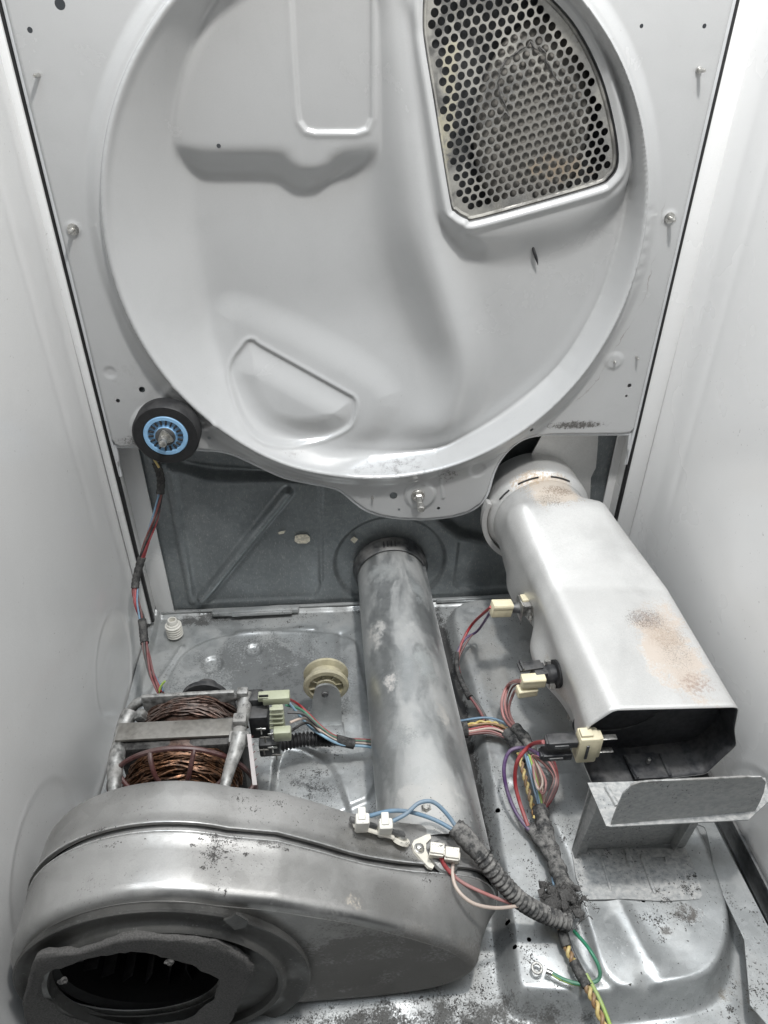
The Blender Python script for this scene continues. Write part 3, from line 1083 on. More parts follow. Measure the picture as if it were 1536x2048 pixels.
def round_poly(P, r=.008):
    out = []
    n = len(P)
    for i in range(n):
        p, a, b = Vector((*P[i], 0)), Vector((*P[i-1], 0)), Vector((*P[(i+1) % n], 0))
        ra = min(r, (a-p).length*.45); rb = min(r, (b-p).length*.45)
        A, B = p+(a-p).normalized()*ra, p+(b-p).normalized()*rb
        for k in range(6):
            t = k/5
            q = A*(1-t)**2 + p*2*t*(1-t) + B*t*t
            out.append((q.x, q.y))
    return out


nh = 128
secs = []
front = round_poly([(.200, .205), (.326, .1985), (.332, .165), (.342, .138), (.322, .092), (.250, .086), (.198, .088), (.176, .140), (.178, .182)], .005)
mid = round_poly([(.186, .220), (.318, .214), (.330, .17), (.326, .115), (.250, .105), (.190, .110), (.172, .15), (.172, .20)], .006)
rear = round_poly([(.172, .250), (.284, .247), (.296, .20), (.286, .148), (.225, .135), (.165, .14), (.152, .19), (.158, .232)], .011)
circ = [(.216+.063*math.cos(a), .193+.063*math.sin(a)) for a in [2*PI*k/40 for k in range(40)]]
keys = [(-.010, circ, (.216, .193)), (-.030, circ, (.216, .193)), (-.060, rear, (.224, .192)), (-.19, mid, (.25, .163)), (-.35, front, (.262, .146))]
kr = [(y, radial(P, *c_, nh), np.array(c_)) for y, P, c_ in keys]


def section(y):
    for k in range(len(kr)-1):
        y0, r0, c0 = kr[k]; y1, r1, c1 = kr[k+1]
        if y <= y0 and y >= y1-1e-9:
            t = (y0-y)/(y0-y1)
            if k == 1: t = t*t*(3-2*t)
            return r0*(1-t)+r1*t, c0*(1-t)+c1*t
    return kr[-1][1], kr[-1][2]


V, F = [], []
ysh = [-.010, -.018, -.024, -.030, -.036, -.042, -.048, -.054, -.060] + list(np.linspace(-.07, -.35, 57))
for y in ysh:
    rr, cc = section(y)
    for i in range(nh):
        a = 2*PI*i/nh
        x = cc[0]+rr[i]*math.cos(a)
        z = cc[1]+rr[i]*math.sin(a)
        # pressed bosses carrying the two thermostats on the left side, a valley between
        if a > 2.2 and a < 4.6:
            for (by, bz, br, amp) in ((-.105, .135, .030, .010), (-.215, .125, .036, .016)):
                dd_ = math.hypot(y-by, z-bz)
                x -= amp*math.exp(-(dd_/br)**3)
            x += .006*math.exp(-((y+.16)/.02)**2)*math.exp(-((z-.16)/.03)**2)
            x += .010*math.exp(-((y+.30)/.025)**2)*math.exp(-((z-.125)/.04)**2)
        V.append((x, y, z))
for k in range(len(ysh)-1):
    for i in range(nh):
        j = (i+1) % nh
        F.append((k*nh+i, k*nh+j, (k+1)*nh+j, (k+1)*nh+i))
ho = obj('duct_shell', (V, F), M['heater'], T, 50, m2=M['inner'])
sm = ho.modifiers.new('solid', 'SOLIDIFY')
sm.thickness = .0010
sm.offset = -1
sm.material_offset = 1
sm.material_offset_rim = 0
# round collar at the back with plate
obj('collar', lathe((.216, 0, .193), (0, -1, 0), [(-.044, .070), (-.006, .070), (-.001, .0712), (.004, .0712), (.008, .0695), (.012, .066), (.018, .0632)], 64, False), M['heater'], T, 50)
for a0, a1 in ((60, 84), (98, 122), (134, 150)):
    pts = [(.216+.0668*math.cos(math.radians(a)), -.0135, .193+.0668*math.sin(math.radians(a))) for a in np.linspace(a0, a1, 10)]
    obj('collar_slot', sweep(pts, .0010, 5), M['black'], T)
pts = [(.216+.0745*math.cos(math.radians(a)), -.004, .193+.0745*math.sin(math.radians(a))) for a in np.linspace(160, 235, 16)]
V, F = [], []
for q in pts:
    d = Vector((q[0]-.216, 0, q[2]-.193)).normalized()
    for (rr, yy) in ((-.003, .004), (.0035, .004), (.0035, -.008), (-.003, -.008)):
        V.append(Vector(q)+d*rr+Vector((0, yy, 0)))
for k in range(len(pts)-1):
    for i in range(4):
        j = (i+1) % 4
        F.append((k*4+i, k*4+j, (k+1)*4+j, (k+1)*4+i))
F += [(0, 1, 2, 3), tuple(len(V)-4+i for i in (3, 2, 1, 0))]
obj('clamp_flange', (V, F), M['heater'], T, 30)
bp = [(oy(u, v, .040).x, oy(u, v, .040).z) for u, v in ((1090, 860), (1197, 860), (1195, 900), (1192, 935), (1182, 955), (1180, 1000), (1060, 1040), (1040, 950))]
obj('mounting_plate', extrude([(x, .040, z) for x, z in bp], (0, .002, 0)), M['heater'], T, 30)
# dark plate and floor tab inside the mouth
fc = [(.262+(x-.262)*.965, z) for x, z in [(a, .146+(b-.146)*.955) for a, b in front]]
obj('inner_baffle', extrude([(x, -.322+(.2-z)*.10, z) for x, z in fc], (0, .0015, 0)), M['inner'], T, 30)
ringp = [(.222+.048*math.cos(a), -.3235+(.2-(.185+.048*math.sin(a)))*.10, .178+.046*math.sin(a)) for a in np.linspace(PI*1.30, PI*2.08, 30)]
obj('baffle_groove', sweep(ringp, .0006, 5), M['dark_metal'], T)
mb = [(1246, 1512), (1325, 1505), (1345, 1556), (1270, 1560)]
obj('element_tab', join(extrude([oz(u, v, .093) for u, v in mb], (0, 0, .002)),
                        sweep([oz(1252, 1514, .096), oz(1276, 1556, .096)], .0016, 6), sweep([oz(1320, 1508, .096), oz(1340, 1552, .096)], .0016, 6)), M['inner'], T, 30)
tp = oz(1296, 1525, .096)
obj('tab_screw', lathe(tp, (0, 0, 1), [(0, .0022), (.006, .0022), (.007, .0012)], 10), M['bolt'], T)
obj('shell_bolt', lathe(oz(1146, 1433, .095), (-1, -.4, .3), [(0, .0045), (.005, .0045), (.006, .003)], 6), M['bolt'], T, 20)
# lower flange under the box, left
fl = [oz(u, v, .085) for u, v in ((1070, 1230), (1105, 1290), (1118, 1345), (1130, 1390), (1152, 1425), (1165, 1445), (1190, 1440), (1170, 1380), (1140, 1280))]
obj('lower_flange', extrude(fl, (0, 0, .0015)), M['heater'], T, 30)

# ceramic terminal block + spade connectors
T = thing('heater_terminal_block', 'cream ceramic terminal block plugged into the open mouth of the heater duct', 'terminal', oz(1172, 1490, .12))
cx_, cy_, cz_ = oy(1172, 1490, -.352)
obj('block_body', join(box((cx_, -.352, cz_), (.020, .016, .036), .002), box((cx_+.006, -.352, cz_+.001), (.016, .012, .030), .002),
                       box((cx_-.003, -.352, cz_+.019), (.012, .010, .004), .001)), M['cream'], T)
obj('block_slot', box((cx_-.002, -.3608, cz_+.000), (.003, .0014, .020), .0006), M['dark_metal'], T)
for dz in (.010, -.010):
    obj('terminal_pin', box((cx_+.020, -.352, cz_+dz), (.018, .006, .001), .0003), M['bolt'], T)
for dz, dx in ((.009, 0), (-.010, -.003)):
    s = thing('spade_connector', ('upper' if dz > 0 else 'lower')+' of the two black spade connectors pushed onto the cream block', 'connector', (cx_-.026, -.352, cz_+dz))
    obj('housing', join(box((cx_-.026+dx, -.352, cz_+dz), (.030, .013, .009), .0015), box((cx_-.040+dx, -.352, cz_+dz), (.006, .010, .007), .001)), M['black'], s)
    obj('latch', box((cx_-.028+dx, -.3592, cz_+dz), (.014, .0014, .004), .0005), M['dark_metal'], s)

# ---- thermostats
def thermostat(P, label, kind):
    P = Vector(P)
    T = thing('thermostat', label, 'thermostat', P)
    ax = Vector((-1, -.10, .12)).normalized()
    obj('flange_plate', lathe(P, ax, [(-.004, .0155), (.0005, .0155), (.001, .014)], 28), M['blackrub'] if kind else M['dark_metal'], T)
    obj('cup', lathe(P, ax, [(0, .0105), (.008, .0105), (.010, .0085), (.012, .0085)], 24), M['black'] if kind else M['alu'], T)
    for s in (-1, 1):
        q = P+Vector((-.002, s*.012, s*.006))
        obj('screw', lathe(q, ax, [(0, .0032), (.005, .0032), (.006, .002)], 6), M['bolt'], T, 20)
    R3 = rotm(0, 0, .1)
    if kind:
        obj('body', join(box(P+ax*.018, (.014, .017, .020), .0015, R3), box(P+ax*.024+Vector((-.004, .004, .010)), (.026, .012, .003), .0006, R3),
                         box(P+ax*.036+Vector((-.002, .004, .0115)), (.002, .014, .005), .0004, R3)), M['black'], T)
    else:
        obj('body', join(box(P+ax*.014, (.010, .015, .016), .0015, R3), box(P+ax*.010+Vector((0, 0, .010)), (.012, .020, .003), .0006, R3)), M['alu'], T)
        obj('bracket', join(box(P+ax*.006+Vector((0, .0, .0)), (.0016, .030, .028), .0006, R3), box(P+ax*.018+Vector((0, .0, .0)), (.0012, .022, .026), .0005, R3)), M['bolt'], T)
        obj('stem', lathe(P+ax*.016, ax, [(0, .0065), (.012, .0065), (.013, .0058)], 20), M['dark_metal'], T)
        obj('ceramic_cap', box(P+ax*.012+Vector((.001, .004, .011)), (.010, .012, .006), .001, R3), M['cream'], T)
    return T


pa = ox(1066, 1215, .178)
pb = ox(1108, 1348, .171)
thermostat(pa, 'small metal thermostat on the side of the pale duct, next to the back wall', 0)
thermostat(pb, 'black round thermostat with two screws on the side of the pale duct, nearer the camera', 1)


def plug(name, label, c, s, rot, m, cat='plug'):
    T = thing(name, label, cat, c)
    obj('plug_body', join(box(c, s, .0014, rot), box(Vector(c)+rot@Vector((0, -s[1]*.02, s[2]*.30)), (s[0]*.98, s[1]*1.06, s[2]*.28), .001, rot)), m, T)
    return T


q1 = pa+Vector((-.041, -.004, .005))
plug('wire_plug', 'cream plug with red and purple wires near the back wall', q1, (.026, .013, .019), rotm(0, .12, .10), M['cream'])
q2 = pb+Vector((-.027, -.012, .005))
plug('wire_plug', 'cream plug on top of the black thermostat, with pink wires', q2, (.026, .011, .013), rotm(0, 0, .02), M['cream'])
q3_ = pb+Vector((-.032, -.012, -.010))
plug('wire_plug', 'lower half-hidden cream plug beneath the black thermostat plug', q3_, (.022, .011, .011), rotm(0, 0, .1), M['cream'])

# ================================================================== SHIELD BRACKET
T = thing('shield_bracket', 'dull zinc bracket with upright flap standing in front of the heater mouth', 'bracket', (.23, -.40, .035))
ZB = .0365
bp = [(oz(u, v, ZB).x, oz(u, v, ZB).y) for u, v in ((1143, 1700), (1370, 1697), (1383, 1720), (1400, 1770), (1404, 1792), (1398, 1799), (1325, 1803), (1250, 1798), (1175, 1800), (1165, 1790), (1152, 1755))]
sl = [(oz(u, v, ZB).x, oz(u, v, ZB).y) for u, v in ((1311, 1716), (1330, 1714), (1331, 1724), (1313, 1724))]
g = curve_plate(bp, [sl], .0014)
obj('base_plate', remap(g, lambda x, y, z: (x, y, ZB+z)), M['bracket'], T, 30)
for A, B, r in (((1203, 1715), (1222, 1782), .0018), ((1282, 1708), (1310, 1788), .0028), ((1252, 1696), (1262, 1735), .0035)):
    p, q = oz(*A, ZB+.0006), oz(*B, ZB+.0006)
    obj('pressed_rib', sweep(spline([p+(q-p)*t for t in (0, .3, .7, 1)], 4), lambda t, r=r: r*min(1, .4+4*min(t, 1-t)), 8), M['bracket'], T)
YBK = -.3905
ZS = .1455
upr = [(oy(u, v, YBK).x, oy(u, v, YBK).z) for u, v in ((1143, 1700), (1370, 1697))]
xa, xb = upr[0][0], upr[1][0]
# upright web between two angled legs
obj('upright_web', extrude([(xa, YBK, ZB), (xb-.012, YBK, ZB), (xb+.002, YBK, .075), (xb+.012, YBK, ZS), (xa, YBK, ZS)], (0, -.0013, 0)), M['bracket'], T, 30)
for (x0, x1, sgn) in ((xa, xa+.013, 1), (xb-.020, xb-.006, 1)):
    obj('upright_leg', join(extrude([(x0, YBK-.0015, ZB), (x1, YBK-.0015, ZB), (x1+.008, YBK-.0015, ZS-.004), (x0+.004, YBK-.0015, ZS-.004)], (0, -.004, 0)),
                            extrude([(x0, YBK, ZB), (x0+.004, YBK, ZS-.003), (x0+.004, YBK-.016, ZS-.003), (x0, YBK-.010, ZB)], (.0012, 0, 0))), M['bracket'], T, 30)
# shelf
YF = -.430
sh = [oz(1175, 1566, ZS), oz(1530, 1556, ZS), oz(1540, 1600, ZS), oz(1497, 1640, ZS), oz(1222, 1654, ZS), oz(1212, 1652, ZS)]
shp = [(p_.x, p_.y) for p_ in sh]
g = curve_plate(shp, [], .0012)
obj('shelf', remap(g, lambda x, y, z: (x, y, ZS+z)), M['bracket'], T, 30)
p, q = oz(1213, 1574, ZS+.001), oz(1235, 1612, ZS+.001)
obj('shelf_rib', sweep([p, p+(q-p)*.3, p+(q-p)*.7, q], .0030, 8), M['bracket'], T)
fp = [oy(u, v, YF) for u, v in ((1219, 1654), (1232, 1618), (1246, 1586), (1262, 1571), (1290, 1563), (1400, 1558), (1500, 1553), (1522, 1553), (1533, 1566), (1530, 1590), (1524, 1608), (1512, 1630), (1496, 1640), (1480, 1641))]
zs = [p.z for p in fp]
V, F = [], []
fx = [(p.x, p.z) for p in fp]
g = curve_plate(fx, [], .0013)
obj('flap', remap(g, lambda x, y, z: (x, YF+z+.010*max(0, (x-.300)/.03)**2, y)), M['bracket'], T, 30)
pp = [oy(u, v, YF-.0002) for u, v in ((1262, 1571), (1290, 1563), (1400, 1558), (1500, 1553))]
obj('flap_hem', sweep(spline(pp, 5), .0012, 8), M['alu'], T)

# ================================================================== BLOWER
T = thing('blower_housing', 'big dusty galvanised snail-shaped fan housing in the lower left foreground', 'blower', (-.2, -.45, 0))
BX, BZ, BRR = -.215, .0915, .1240


def prof(kind):
    P = []
    for a in np.linspace(math.radians(250), math.radians(62), 60):
        P.append((BX+BRR*math.cos(a), BZ+BRR*math.sin(a)))
    if kind == 'front':
        tail = [(-.118, .188), (-.085, .172), (-.05, .154), (-.01, .127), (.010, .112), (.028, .097), (.042, .080), (.051, .062), (.053, .048), (.047, .032), (.034, .019), (.016, .010), (-.008, .005)]
    else:
        tail = [(-.118, .190), (-.085, .170), (-.05, .147), (-.01, .130), (.030, .119), (.052, .112), (.066, .100), (.074, .085), (.079, .062), (.078, .044), (.068, .024), (.052, .012), (.028, .006), (.0, .003)]
    P += [(p.x, p.y) for p in spline([(x, z, 0) for x, z in tail], 4)]
    P += [(-.04, .002), (-.08, .002), (-.14, .002)]
    return P


def offs(P, d):
    n = len(P); out = []
    for i in range(n):
        a, b = Vector((*P[i-1], 0)), Vector((*P[(i+1) % n], 0))
        t = (b-a).normalized()
        nn = Vector((t.y, -t.x, 0))   # inward for clockwise path over the top
        out.append((P[i][0]+nn.x*d, P[i][1]+nn.y*d))
    return out


def shell(P, stations, capf=False, capb=False):
    V, F = [], []
    n = len(P)
    for (y, d) in stations:
        V += [(x, y, z) for x, z in offs(P, d)]
    for k in range(len(stations)-1):
        for i in range(n):
            j = (i+1) % n
            F.append((k*n+i, (k+1)*n+i, (k+1)*n+j, k*n+j))
    if capb: F.append(tuple(range(n)))
    if capf: F.append(tuple((len(stations)-1)*n+i for i in range(n))[::-1])
    return V, F


PR, PF = prof('rear'), prof('front')
_tx = [p[0] for p in PR if p[1] > .09 and p[0] > -.215]
_tz = [p[1] for p in PR if p[1] > .09 and p[0] > -.215]


def top_at(u, v, lift=0.):
    p = oz(u, v, .14)
    for _ in range(12):
        p = oz(u, v, float(np.interp(p.x, _tx, _tz))+lift)
    return p


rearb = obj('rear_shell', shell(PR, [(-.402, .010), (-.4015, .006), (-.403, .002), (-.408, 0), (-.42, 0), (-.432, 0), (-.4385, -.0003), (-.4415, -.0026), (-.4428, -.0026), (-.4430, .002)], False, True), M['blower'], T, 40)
# front shell blends to rear profile at the seam
N_ = len(PF)
V, F = [], []
st = [(-.4415, .0045, 1), (-.4495, .0045, .95), (-.4500, -.0005, .93), (-.452, -.0012, .90), (-.4545, 0, .85), (-.465, 0, .55), (-.480, 0, .22), (-.490, .0001, .08), (-.4945, .0008, .02), (-.4972, .0026, 0), (-.4987, .0056, 0), (-.4992, .0120, 0)]
for (y, d, w_) in st:
    P = [(a[0]*(1-w_)+b[0]*w_, a[1]*(1-w_)+b[1]*w_) for a, b in zip(PF, PR)]
    V += [(x, y, z) for x, z in offs(P, d)]
for k in range(len(st)-1):
    for i in range(N_):
        j = (i+1) % N_
        F.append((k*N_+i, (k+1)*N_+i, (k+1)*N_+j, k*N_+j))
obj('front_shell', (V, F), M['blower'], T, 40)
for yy_, w_, dd_, nm_ in ((-.4503, .93, -.0009, 'front_lip'), (-.4434, 1, -.0024, 'rear_lip')):
    Pl = [(a[0]*(1-w_)+b[0]*w_, a[1]*(1-w_)+b[1]*w_) for a, b in zip(PF, PR)]
    Pl = [q for q in offs(Pl, dd_) if q[1] > .012]
    obj(nm_, sweep([(x, yy_, z) for x, z in Pl], .0008, 6), M['lip_highlight'], T, 80)
# front face: pressed plate with a round opening
fr = offs(PF, .0110)
IC = (-.2425, .082)
holec = [(IC[0]-.001+.0715*math.cos(2*PI*k/64), .084+.0650*math.sin(2*PI*k/64)) for k in range(64)]
g = curve_plate(fr, [holec], .001)
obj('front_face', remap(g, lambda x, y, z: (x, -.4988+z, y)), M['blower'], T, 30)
# inlet cover: dished ring with a notch tab
CR = .1195
CC = (BX-.000, .0845)


def ring(c, prof_, n=96, fn=None):
    V, F = [], []
    for (y, r) in prof_:
        for i in range(n):
            a = 2*PI*i/n
            rr = r
            if fn: rr = fn(a, r)
            V.append((c[0]+rr*math.cos(a), y, c[1]+rr*math.sin(a)))
    for k in range(len(prof_)-1):
        for i in range(n):
            j = (i+1) % n
            F.append((k*n+i, k*n+j, (k+1)*n+j, (k+1)*n+i))
    return V, F


cov = obj('inlet_cover', ring(CC, [(-.4975, CR-.002), (-.5035, CR), (-.505, CR+.0006), (-.5065, CR-.0006), (-.5062, CR-.003), (-.5040, CR-.007), (-.5038, CR-.016), (-.5050, CR-.0185), (-.5090, CR-.0205), (-.5110, CR-.023), (-.5090, CR-.0265), (-.500, CR-.028)]), M['blower_dark'], T, 50)
wb_o = [(CC[0]+(CR-.017)*math.cos(2*PI*k/80), CC[1]+(CR-.017)*math.sin(2*PI*k/80)*.985) for k in range(80)]
wb_i = [(IC[0]+.0735*math.cos(2*PI*k/64), .084+.0665*math.sin(2*PI*k/64)) for k in range(64)]
obj('cover_web', remap(curve_plate(wb_o, [wb_i], .001), lambda x, y, z: (x, -.5030+z, y)), M['blower_dark'], T, 30)
obj('cover_tab', extrude([oy(u, v, -.5070) for u, v in ((448, 1836), (462, 1832), (472, 1824), (497, 1838), (492, 1850), (470, 1856))], (0, -.0016, 0)), M['blower_dark'], T, 30)
# linty felt gasket round the inlet
gp = [(66, 1925), (80, 1914), (160, 1905), (230, 1882), (300, 1876), (380, 1882), (430, 1888), (470, 1908), (505, 1935), (503, 1960), (480, 2010), (450, 2060), (380, 2110), (200, 2110), (70, 2070), (46, 2010), (56, 1960)]
gyo = smooth2(pix_y(gp, -.515), 3)


def gask(t, a):
    return 0


ni = 96
ri = radial(gyo, IC[0], IC[1]+.004, ni)
V, F = [], []
rin = np.array([.068*(1+.03*math.sin(5*a+1)+.02*math.sin(11*a)) for a in [2*PI*i/ni for i in range(ni)]])
jit = rng.uniform(-1, 1, (10, ni))
lay = [(-.5085, ri, .985), (-.5135, ri, 1.0), (-.5150, ri, .985), (-.5155, ri, .96), (-.5150, (ri+rin)/2, 1.05), (-.5140, (ri*.3+rin*.7), 1.0), (-.5125, rin, 1.05), (-.5105, rin, 1.02)]
for k, (y, r, s) in enumerate(lay):
    for i in range(ni):
        a = 2*PI*i/ni
        rr = r[i]*s*(1+.013*jit[k][i])
        V.append((IC[0]+rr*math.cos(a), y+.0004*jit[k][(i*7) % ni], IC[1]+.004+rr*math.sin(a)*(1 if k < 4 else .98)))
for k in range(len(lay)-1):
    for i in range(ni):
        j = (i+1) % ni
        F.append((k*ni+i, k*ni+j, (k+1)*ni+j, (k+1)*ni+i))
obj('felt_gasket', (V, F), M['lint'], T, 70)
# the fan wheel inside
M['inlet_shade'] = plain('inlet_shade_black', (.008, .008, .008), .8, 0, .3, 200, .0)
fan = thing('fan_wheel', 'dark fan wheel with upright vanes seen inside the oval inlet of the blower', 'fan', (IC[0], -.45, IC[1]))
obj('inlet_blackout_ring', ring((IC[0]+.01, IC[1]+.004), [(-.492, .0715), (-.4965, .078), (-.490, .0815), (-.41, .0815)]), M['inlet_shade'], fan, 50)  # added black ring, puts shade inside the inlet
obj('fan_back', lathe((IC[0], -.415, IC[1]), (0, -1, 0), [(0, .098), (.002, .098)], 40), M['blackrub'], fan)
M['vane'] = plain('black_fan_plastic', (.035, .035, .036), .5, 0, .3, 200, .12)
v0 = None
for k in range(22):
    a = 2*PI*k/22
    c_ = Vector((IC[0]+.076*math.cos(a), -.445, IC[1]+.076*math.sin(a)))
    obj('vane', box(c_, (.036, .055, .0016), .0004, rotm(0, -a+.35, 0)), M['vane'], fan)
obj('hub', lathe((IC[0], -.418, IC[1]), (0, -1, 0), [(0, .02), (.02, .016), (.022, .01)], 24), M['vane'], fan)
# lint tufts hanging in the inlet
for (u, v) in ((338, 1925), (126, 1962)):
    q = oy(u, v, -.519)
    bm = bmesh.new()
    bmesh.ops.create_icosphere(bm, subdivisions=2, radius=.0024)
    for vv in bm.verts:
        vv.co = q + Vector((vv.co.x*1.4, vv.co.y*.8, vv.co.z*(1.5)))*(1+.5*rng.uniform(-1, 1))
    obj('lint_tuft', from_bm(bm), M['lint'], T, 0)
# housing screws
for u, v, y in ((852, 1617, -.405),):
    q = top_at(u, v, .0)
    obj('housing_screw', lathe(q, (0, 0, 1), [(-.004, .0050), (.0015, .0050), (.004, .003)], 6), M['bolt'], T, 20)

# ---- sensor with two blue wires (thermal fuse) on the blower
pz = lambda u, v, z: oz(u, v, z)
A, B = top_at(704, 1662, .001), top_at(798, 1690, .001)
T = thing('thermal_fuse', 'flat cream fuse strip with two tall pale plugs at the left on the blower top', 'fuse', A)
dirv = (B-A).normalized()
side = dirv.cross(Vector((0, .55, .85))).normalized()
nrmv = side.cross(dirv).normalized()
if nrmv.z < 0: nrmv = -nrmv
RM = Matrix((dirv, side, nrmv)).transposed()
L = (B-A).length
c0 = (A+B)/2+nrmv*.0065
obj('strip', join(box(c0-dirv*.005, (L*.86, .012, .003), .001, RM), box(c0-dirv*L*.42+nrmv*.003, (.004, .012, .006), .001, RM)), M['ivory'], T)
obj('terminal_bar', join(box(c0-dirv*.016+nrmv*.003, (.026, .006, .004), .0008, RM), box(c0+dirv*.014+nrmv*.003, (.022, .006, .004), .0008, RM)), M['dark_metal'], T)
obj('eyelet', lathe(B+nrmv*.003, nrmv, [(0, .0085), (.003, .0085), (.0032, .0045)], 28), M['ivory'], T)
obj('mounting_screw', lathe(B+nrmv*.005, nrmv, [(0, .005), (.003, .005), (.0045, .002)], 12), M['bolt'], T)
for (u, v, wd, lab) in ((724, 1640, .0125, 'taller left pale plug standing on the cream fuse strip'), (770, 1650, .0125, 'right pale plug standing on the cream fuse strip')):
    q = top_at(u, v+6, .016)
    S = thing('fuse_plug', lab, 'plug', q)
    obj('plug_body', join(box(q, (wd, .010, .026), .002, rotm(.25, .05, 0)), box(q+Vector((.0, .001, .012)), (wd*.55, .011, .006), .001, rotm(.25, .05, 0))), M['white'], S)
# ---- thermistor
q = pz(838, 1696, .126)
T = thing('outlet_thermostat', 'cream v-shaped thermostat mount with screw, right end of the blower top', 'thermostat', q)
vp = [(822, 1692), (826, 1684), (850, 1673), (858, 1672), (860, 1680), (850, 1690), (850, 1705), (866, 1735), (863, 1741), (855, 1738), (826, 1706)]
obj('mount', extrude([top_at(u, v, .0003) for u, v in vp], (.001, 0, .003)), M['ivory'], T, 30)
obj('mounting_screw', lathe(top_at(837, 1699, .002), (.3, 0, .9), [(0, .0050), (.002, .0050), (.0022, .0036), (.005, .0034), (.006, .002)], 14), M['bolt'], T)
obj('sensor_cap', lathe(top_at(886, 1716, .0), (.45, 0, .9), [(0, .015), (.004, .015), (.006, .012)], 32), M['alu'], T)
for (u, v, lab) in ((874, 1688, 'left ivory notched plug with the red wire on the outlet thermostat'), (904, 1697, 'right ivory notched plug with the white wire on the outlet thermostat')):
    q = top_at(u, v+12, .014)
    S = thing('sensor_plug', lab, 'plug', q)
    rr = rotm(.3, 0, -.2)
    parts = [box(q, (.0125, .009, .017), .0008, rr)]
    for k in (-1, 0, 1):
        parts.append(box(q+rr@Vector((-.0005, -.005, k*.005)), (.0125, .0022, .0028), .0004, rr))
        parts.append(box(q+rr@Vector((.0062, -.002, k*.005)), (.0018, .006, .0028), .0004, rr))
    obj('plug_body', join(*parts), M['ivory'], S)

# ================================================================== MOTOR
T = thing('drive_motor', 'dusty electric motor with copper windings behind the blower, beside the left wall', 'motor', (-.225, -.28, 0))
MX, MZ = -.226, .095
# stator core
obj('stator_core', box((MX, -.297, MZ-.002), (.124, .036, .102), .004), M['lam'], T)
obj('stator_strap', box((MX, -.2965, MZ+.0525), (.128, .0215, .004), .0008, rotm(0, .02, 0)), M['strap'], T)
# coils: bundles of wires
def coil(y0, y1, r0, r1, m, nm, a0, a1, cnt=26):
    gs = []
    for k in range(cnt):
        rr = rng.uniform(r0, r1)
        yy = rng.uniform(y0, y1)
        sa_ = rng.uniform(-.15, .15)
        pts = []
        for a in np.linspace(a0+sa_, a1+sa_, 26):
            pts.append((MX+(rr+.0022*math.sin(a*5+k*2.3)+.0012*math.sin(a*11+k*5))*math.cos(a)*1.0, yy+.0035*math.sin(a*3+k*1.7)+.0015*math.sin(a*9+k), MZ+rr*.98*math.sin(a)))
        gs.append(sweep(pts, .0010, 5))
    return obj(nm, join(*gs), m, T, 60)


c1_ = coil(-.278, -.258, .040, .060, M['copperdark'], 'rear_coil', .1, PI-.1, 70)
c1_['kind'] = 'stuff'
c2_ = coil(-.343, -.318, .032, .058, M['copper'], 'front_coil', .0, PI, 120)
c2_['kind'] = 'stuff'
obj('coil_core', ring((MX, MZ), [(-.26, .045), (-.278, .050), (-.315, .050), (-.345, .034), (-.350, .01)]), M['copperdark'], T)
# oxblood cage
cage = []
CGR = .0720
cage.append(sweep([(MX+CGR*math.cos(a)*1.02, -.332-.002*math.sin(a), MZ+CGR*math.sin(a)) for a in np.linspace(-.3, PI+.3, 50)], .0026, 8))
cage.append(sweep([(MX+.030*math.cos(a), -.352, MZ+.030*math.sin(a)) for a in np.linspace(-.3, PI+.3, 30)], .0022, 8))
for a in np.linspace(.12, PI-.12, 6):
    cage.append(sweep(spline([(MX+r*math.cos(a)*1.02, y, MZ+r*math.sin(a)) for y, r in ((-.332, CGR), (-.340, CGR*.96), (-.350, .055), (-.353, .03))], 4), .0024, 8))
obj('winding_cage', join(*cage), M['cage'], T)
# end frames, cast
def arm(P, r, nm='frame_arm'):
    return obj(nm, sweep(spline(P, 5), r, 10), M['alu'], T)


def pix(u, v, y): return oy(u, v, y)


obj('rear_frame', join(sweep(spline([pix(252, 1455, -.262), pix(262, 1420, -.250), pix(285, 1402, -.245), pix(330, 1400, -.245), pix(365, 1395, -.245), pix(420, 1402, -.248), pix(470, 1392, -.248), pix(492, 1385, -.25)], 5), .0055, 10),
                       box((MX, -.250, MZ+.02), (.10, .006, .07), .003)), M['alu'], T)
obj('corner_clip', box(pix(282, 1432, -.268), (.010, .012, .010), .002, rotm(0, -.5, 0)), M['alu'], T)
arm([pix(262, 1420, -.262), pix(250, 1448, -.275), pix(238, 1480, -.296), pix(236, 1500, -.312), pix(230, 1540, -.335), pix(229, 1590, -.36)], lambda t: .0072+.0012*math.sin(t*11))
arm([pix(490, 1385, -.258), pix(488, 1420, -.275), pix(480, 1455, -.30), pix(478, 1480, -.315)], lambda t: .0078-.001*t)
arm([pix(480, 1470, -.318), pix(472, 1500, -.333), pix(460, 1535, -.350), pix(448, 1580, -.37)], lambda t: .0088-.004*t)
for q_, s_ in ((pix(486, 1395, -.262), (.012, .010, .024)), (pix(480, 1440, -.297), (.014, .012, .010)), (pix(478, 1478, -.318), (.020, .014, .010))):
    obj('frame_lug', box(q_, s_, .002, rotm(0, .05, 0)), M['alu'], T)
obj('insulation_paper', extrude([pix(494, 1470, -.322), pix(502, 1470, -.322), pix(514, 1570, -.36), pix(505, 1570, -.36)], (0, .001, 0)), M['mylar'], T, 0)
for k in range(6):
    p_ = pix(496+k*2.2, 1482+k*15, -.3235-.0055*k)
    q_ = pix(506+k*2.2, 1472+k*15, -.3235-.0055*k)
    obj('printed_hatch', sweep([p_, q_], .0004, 4), M['darkred'], T)
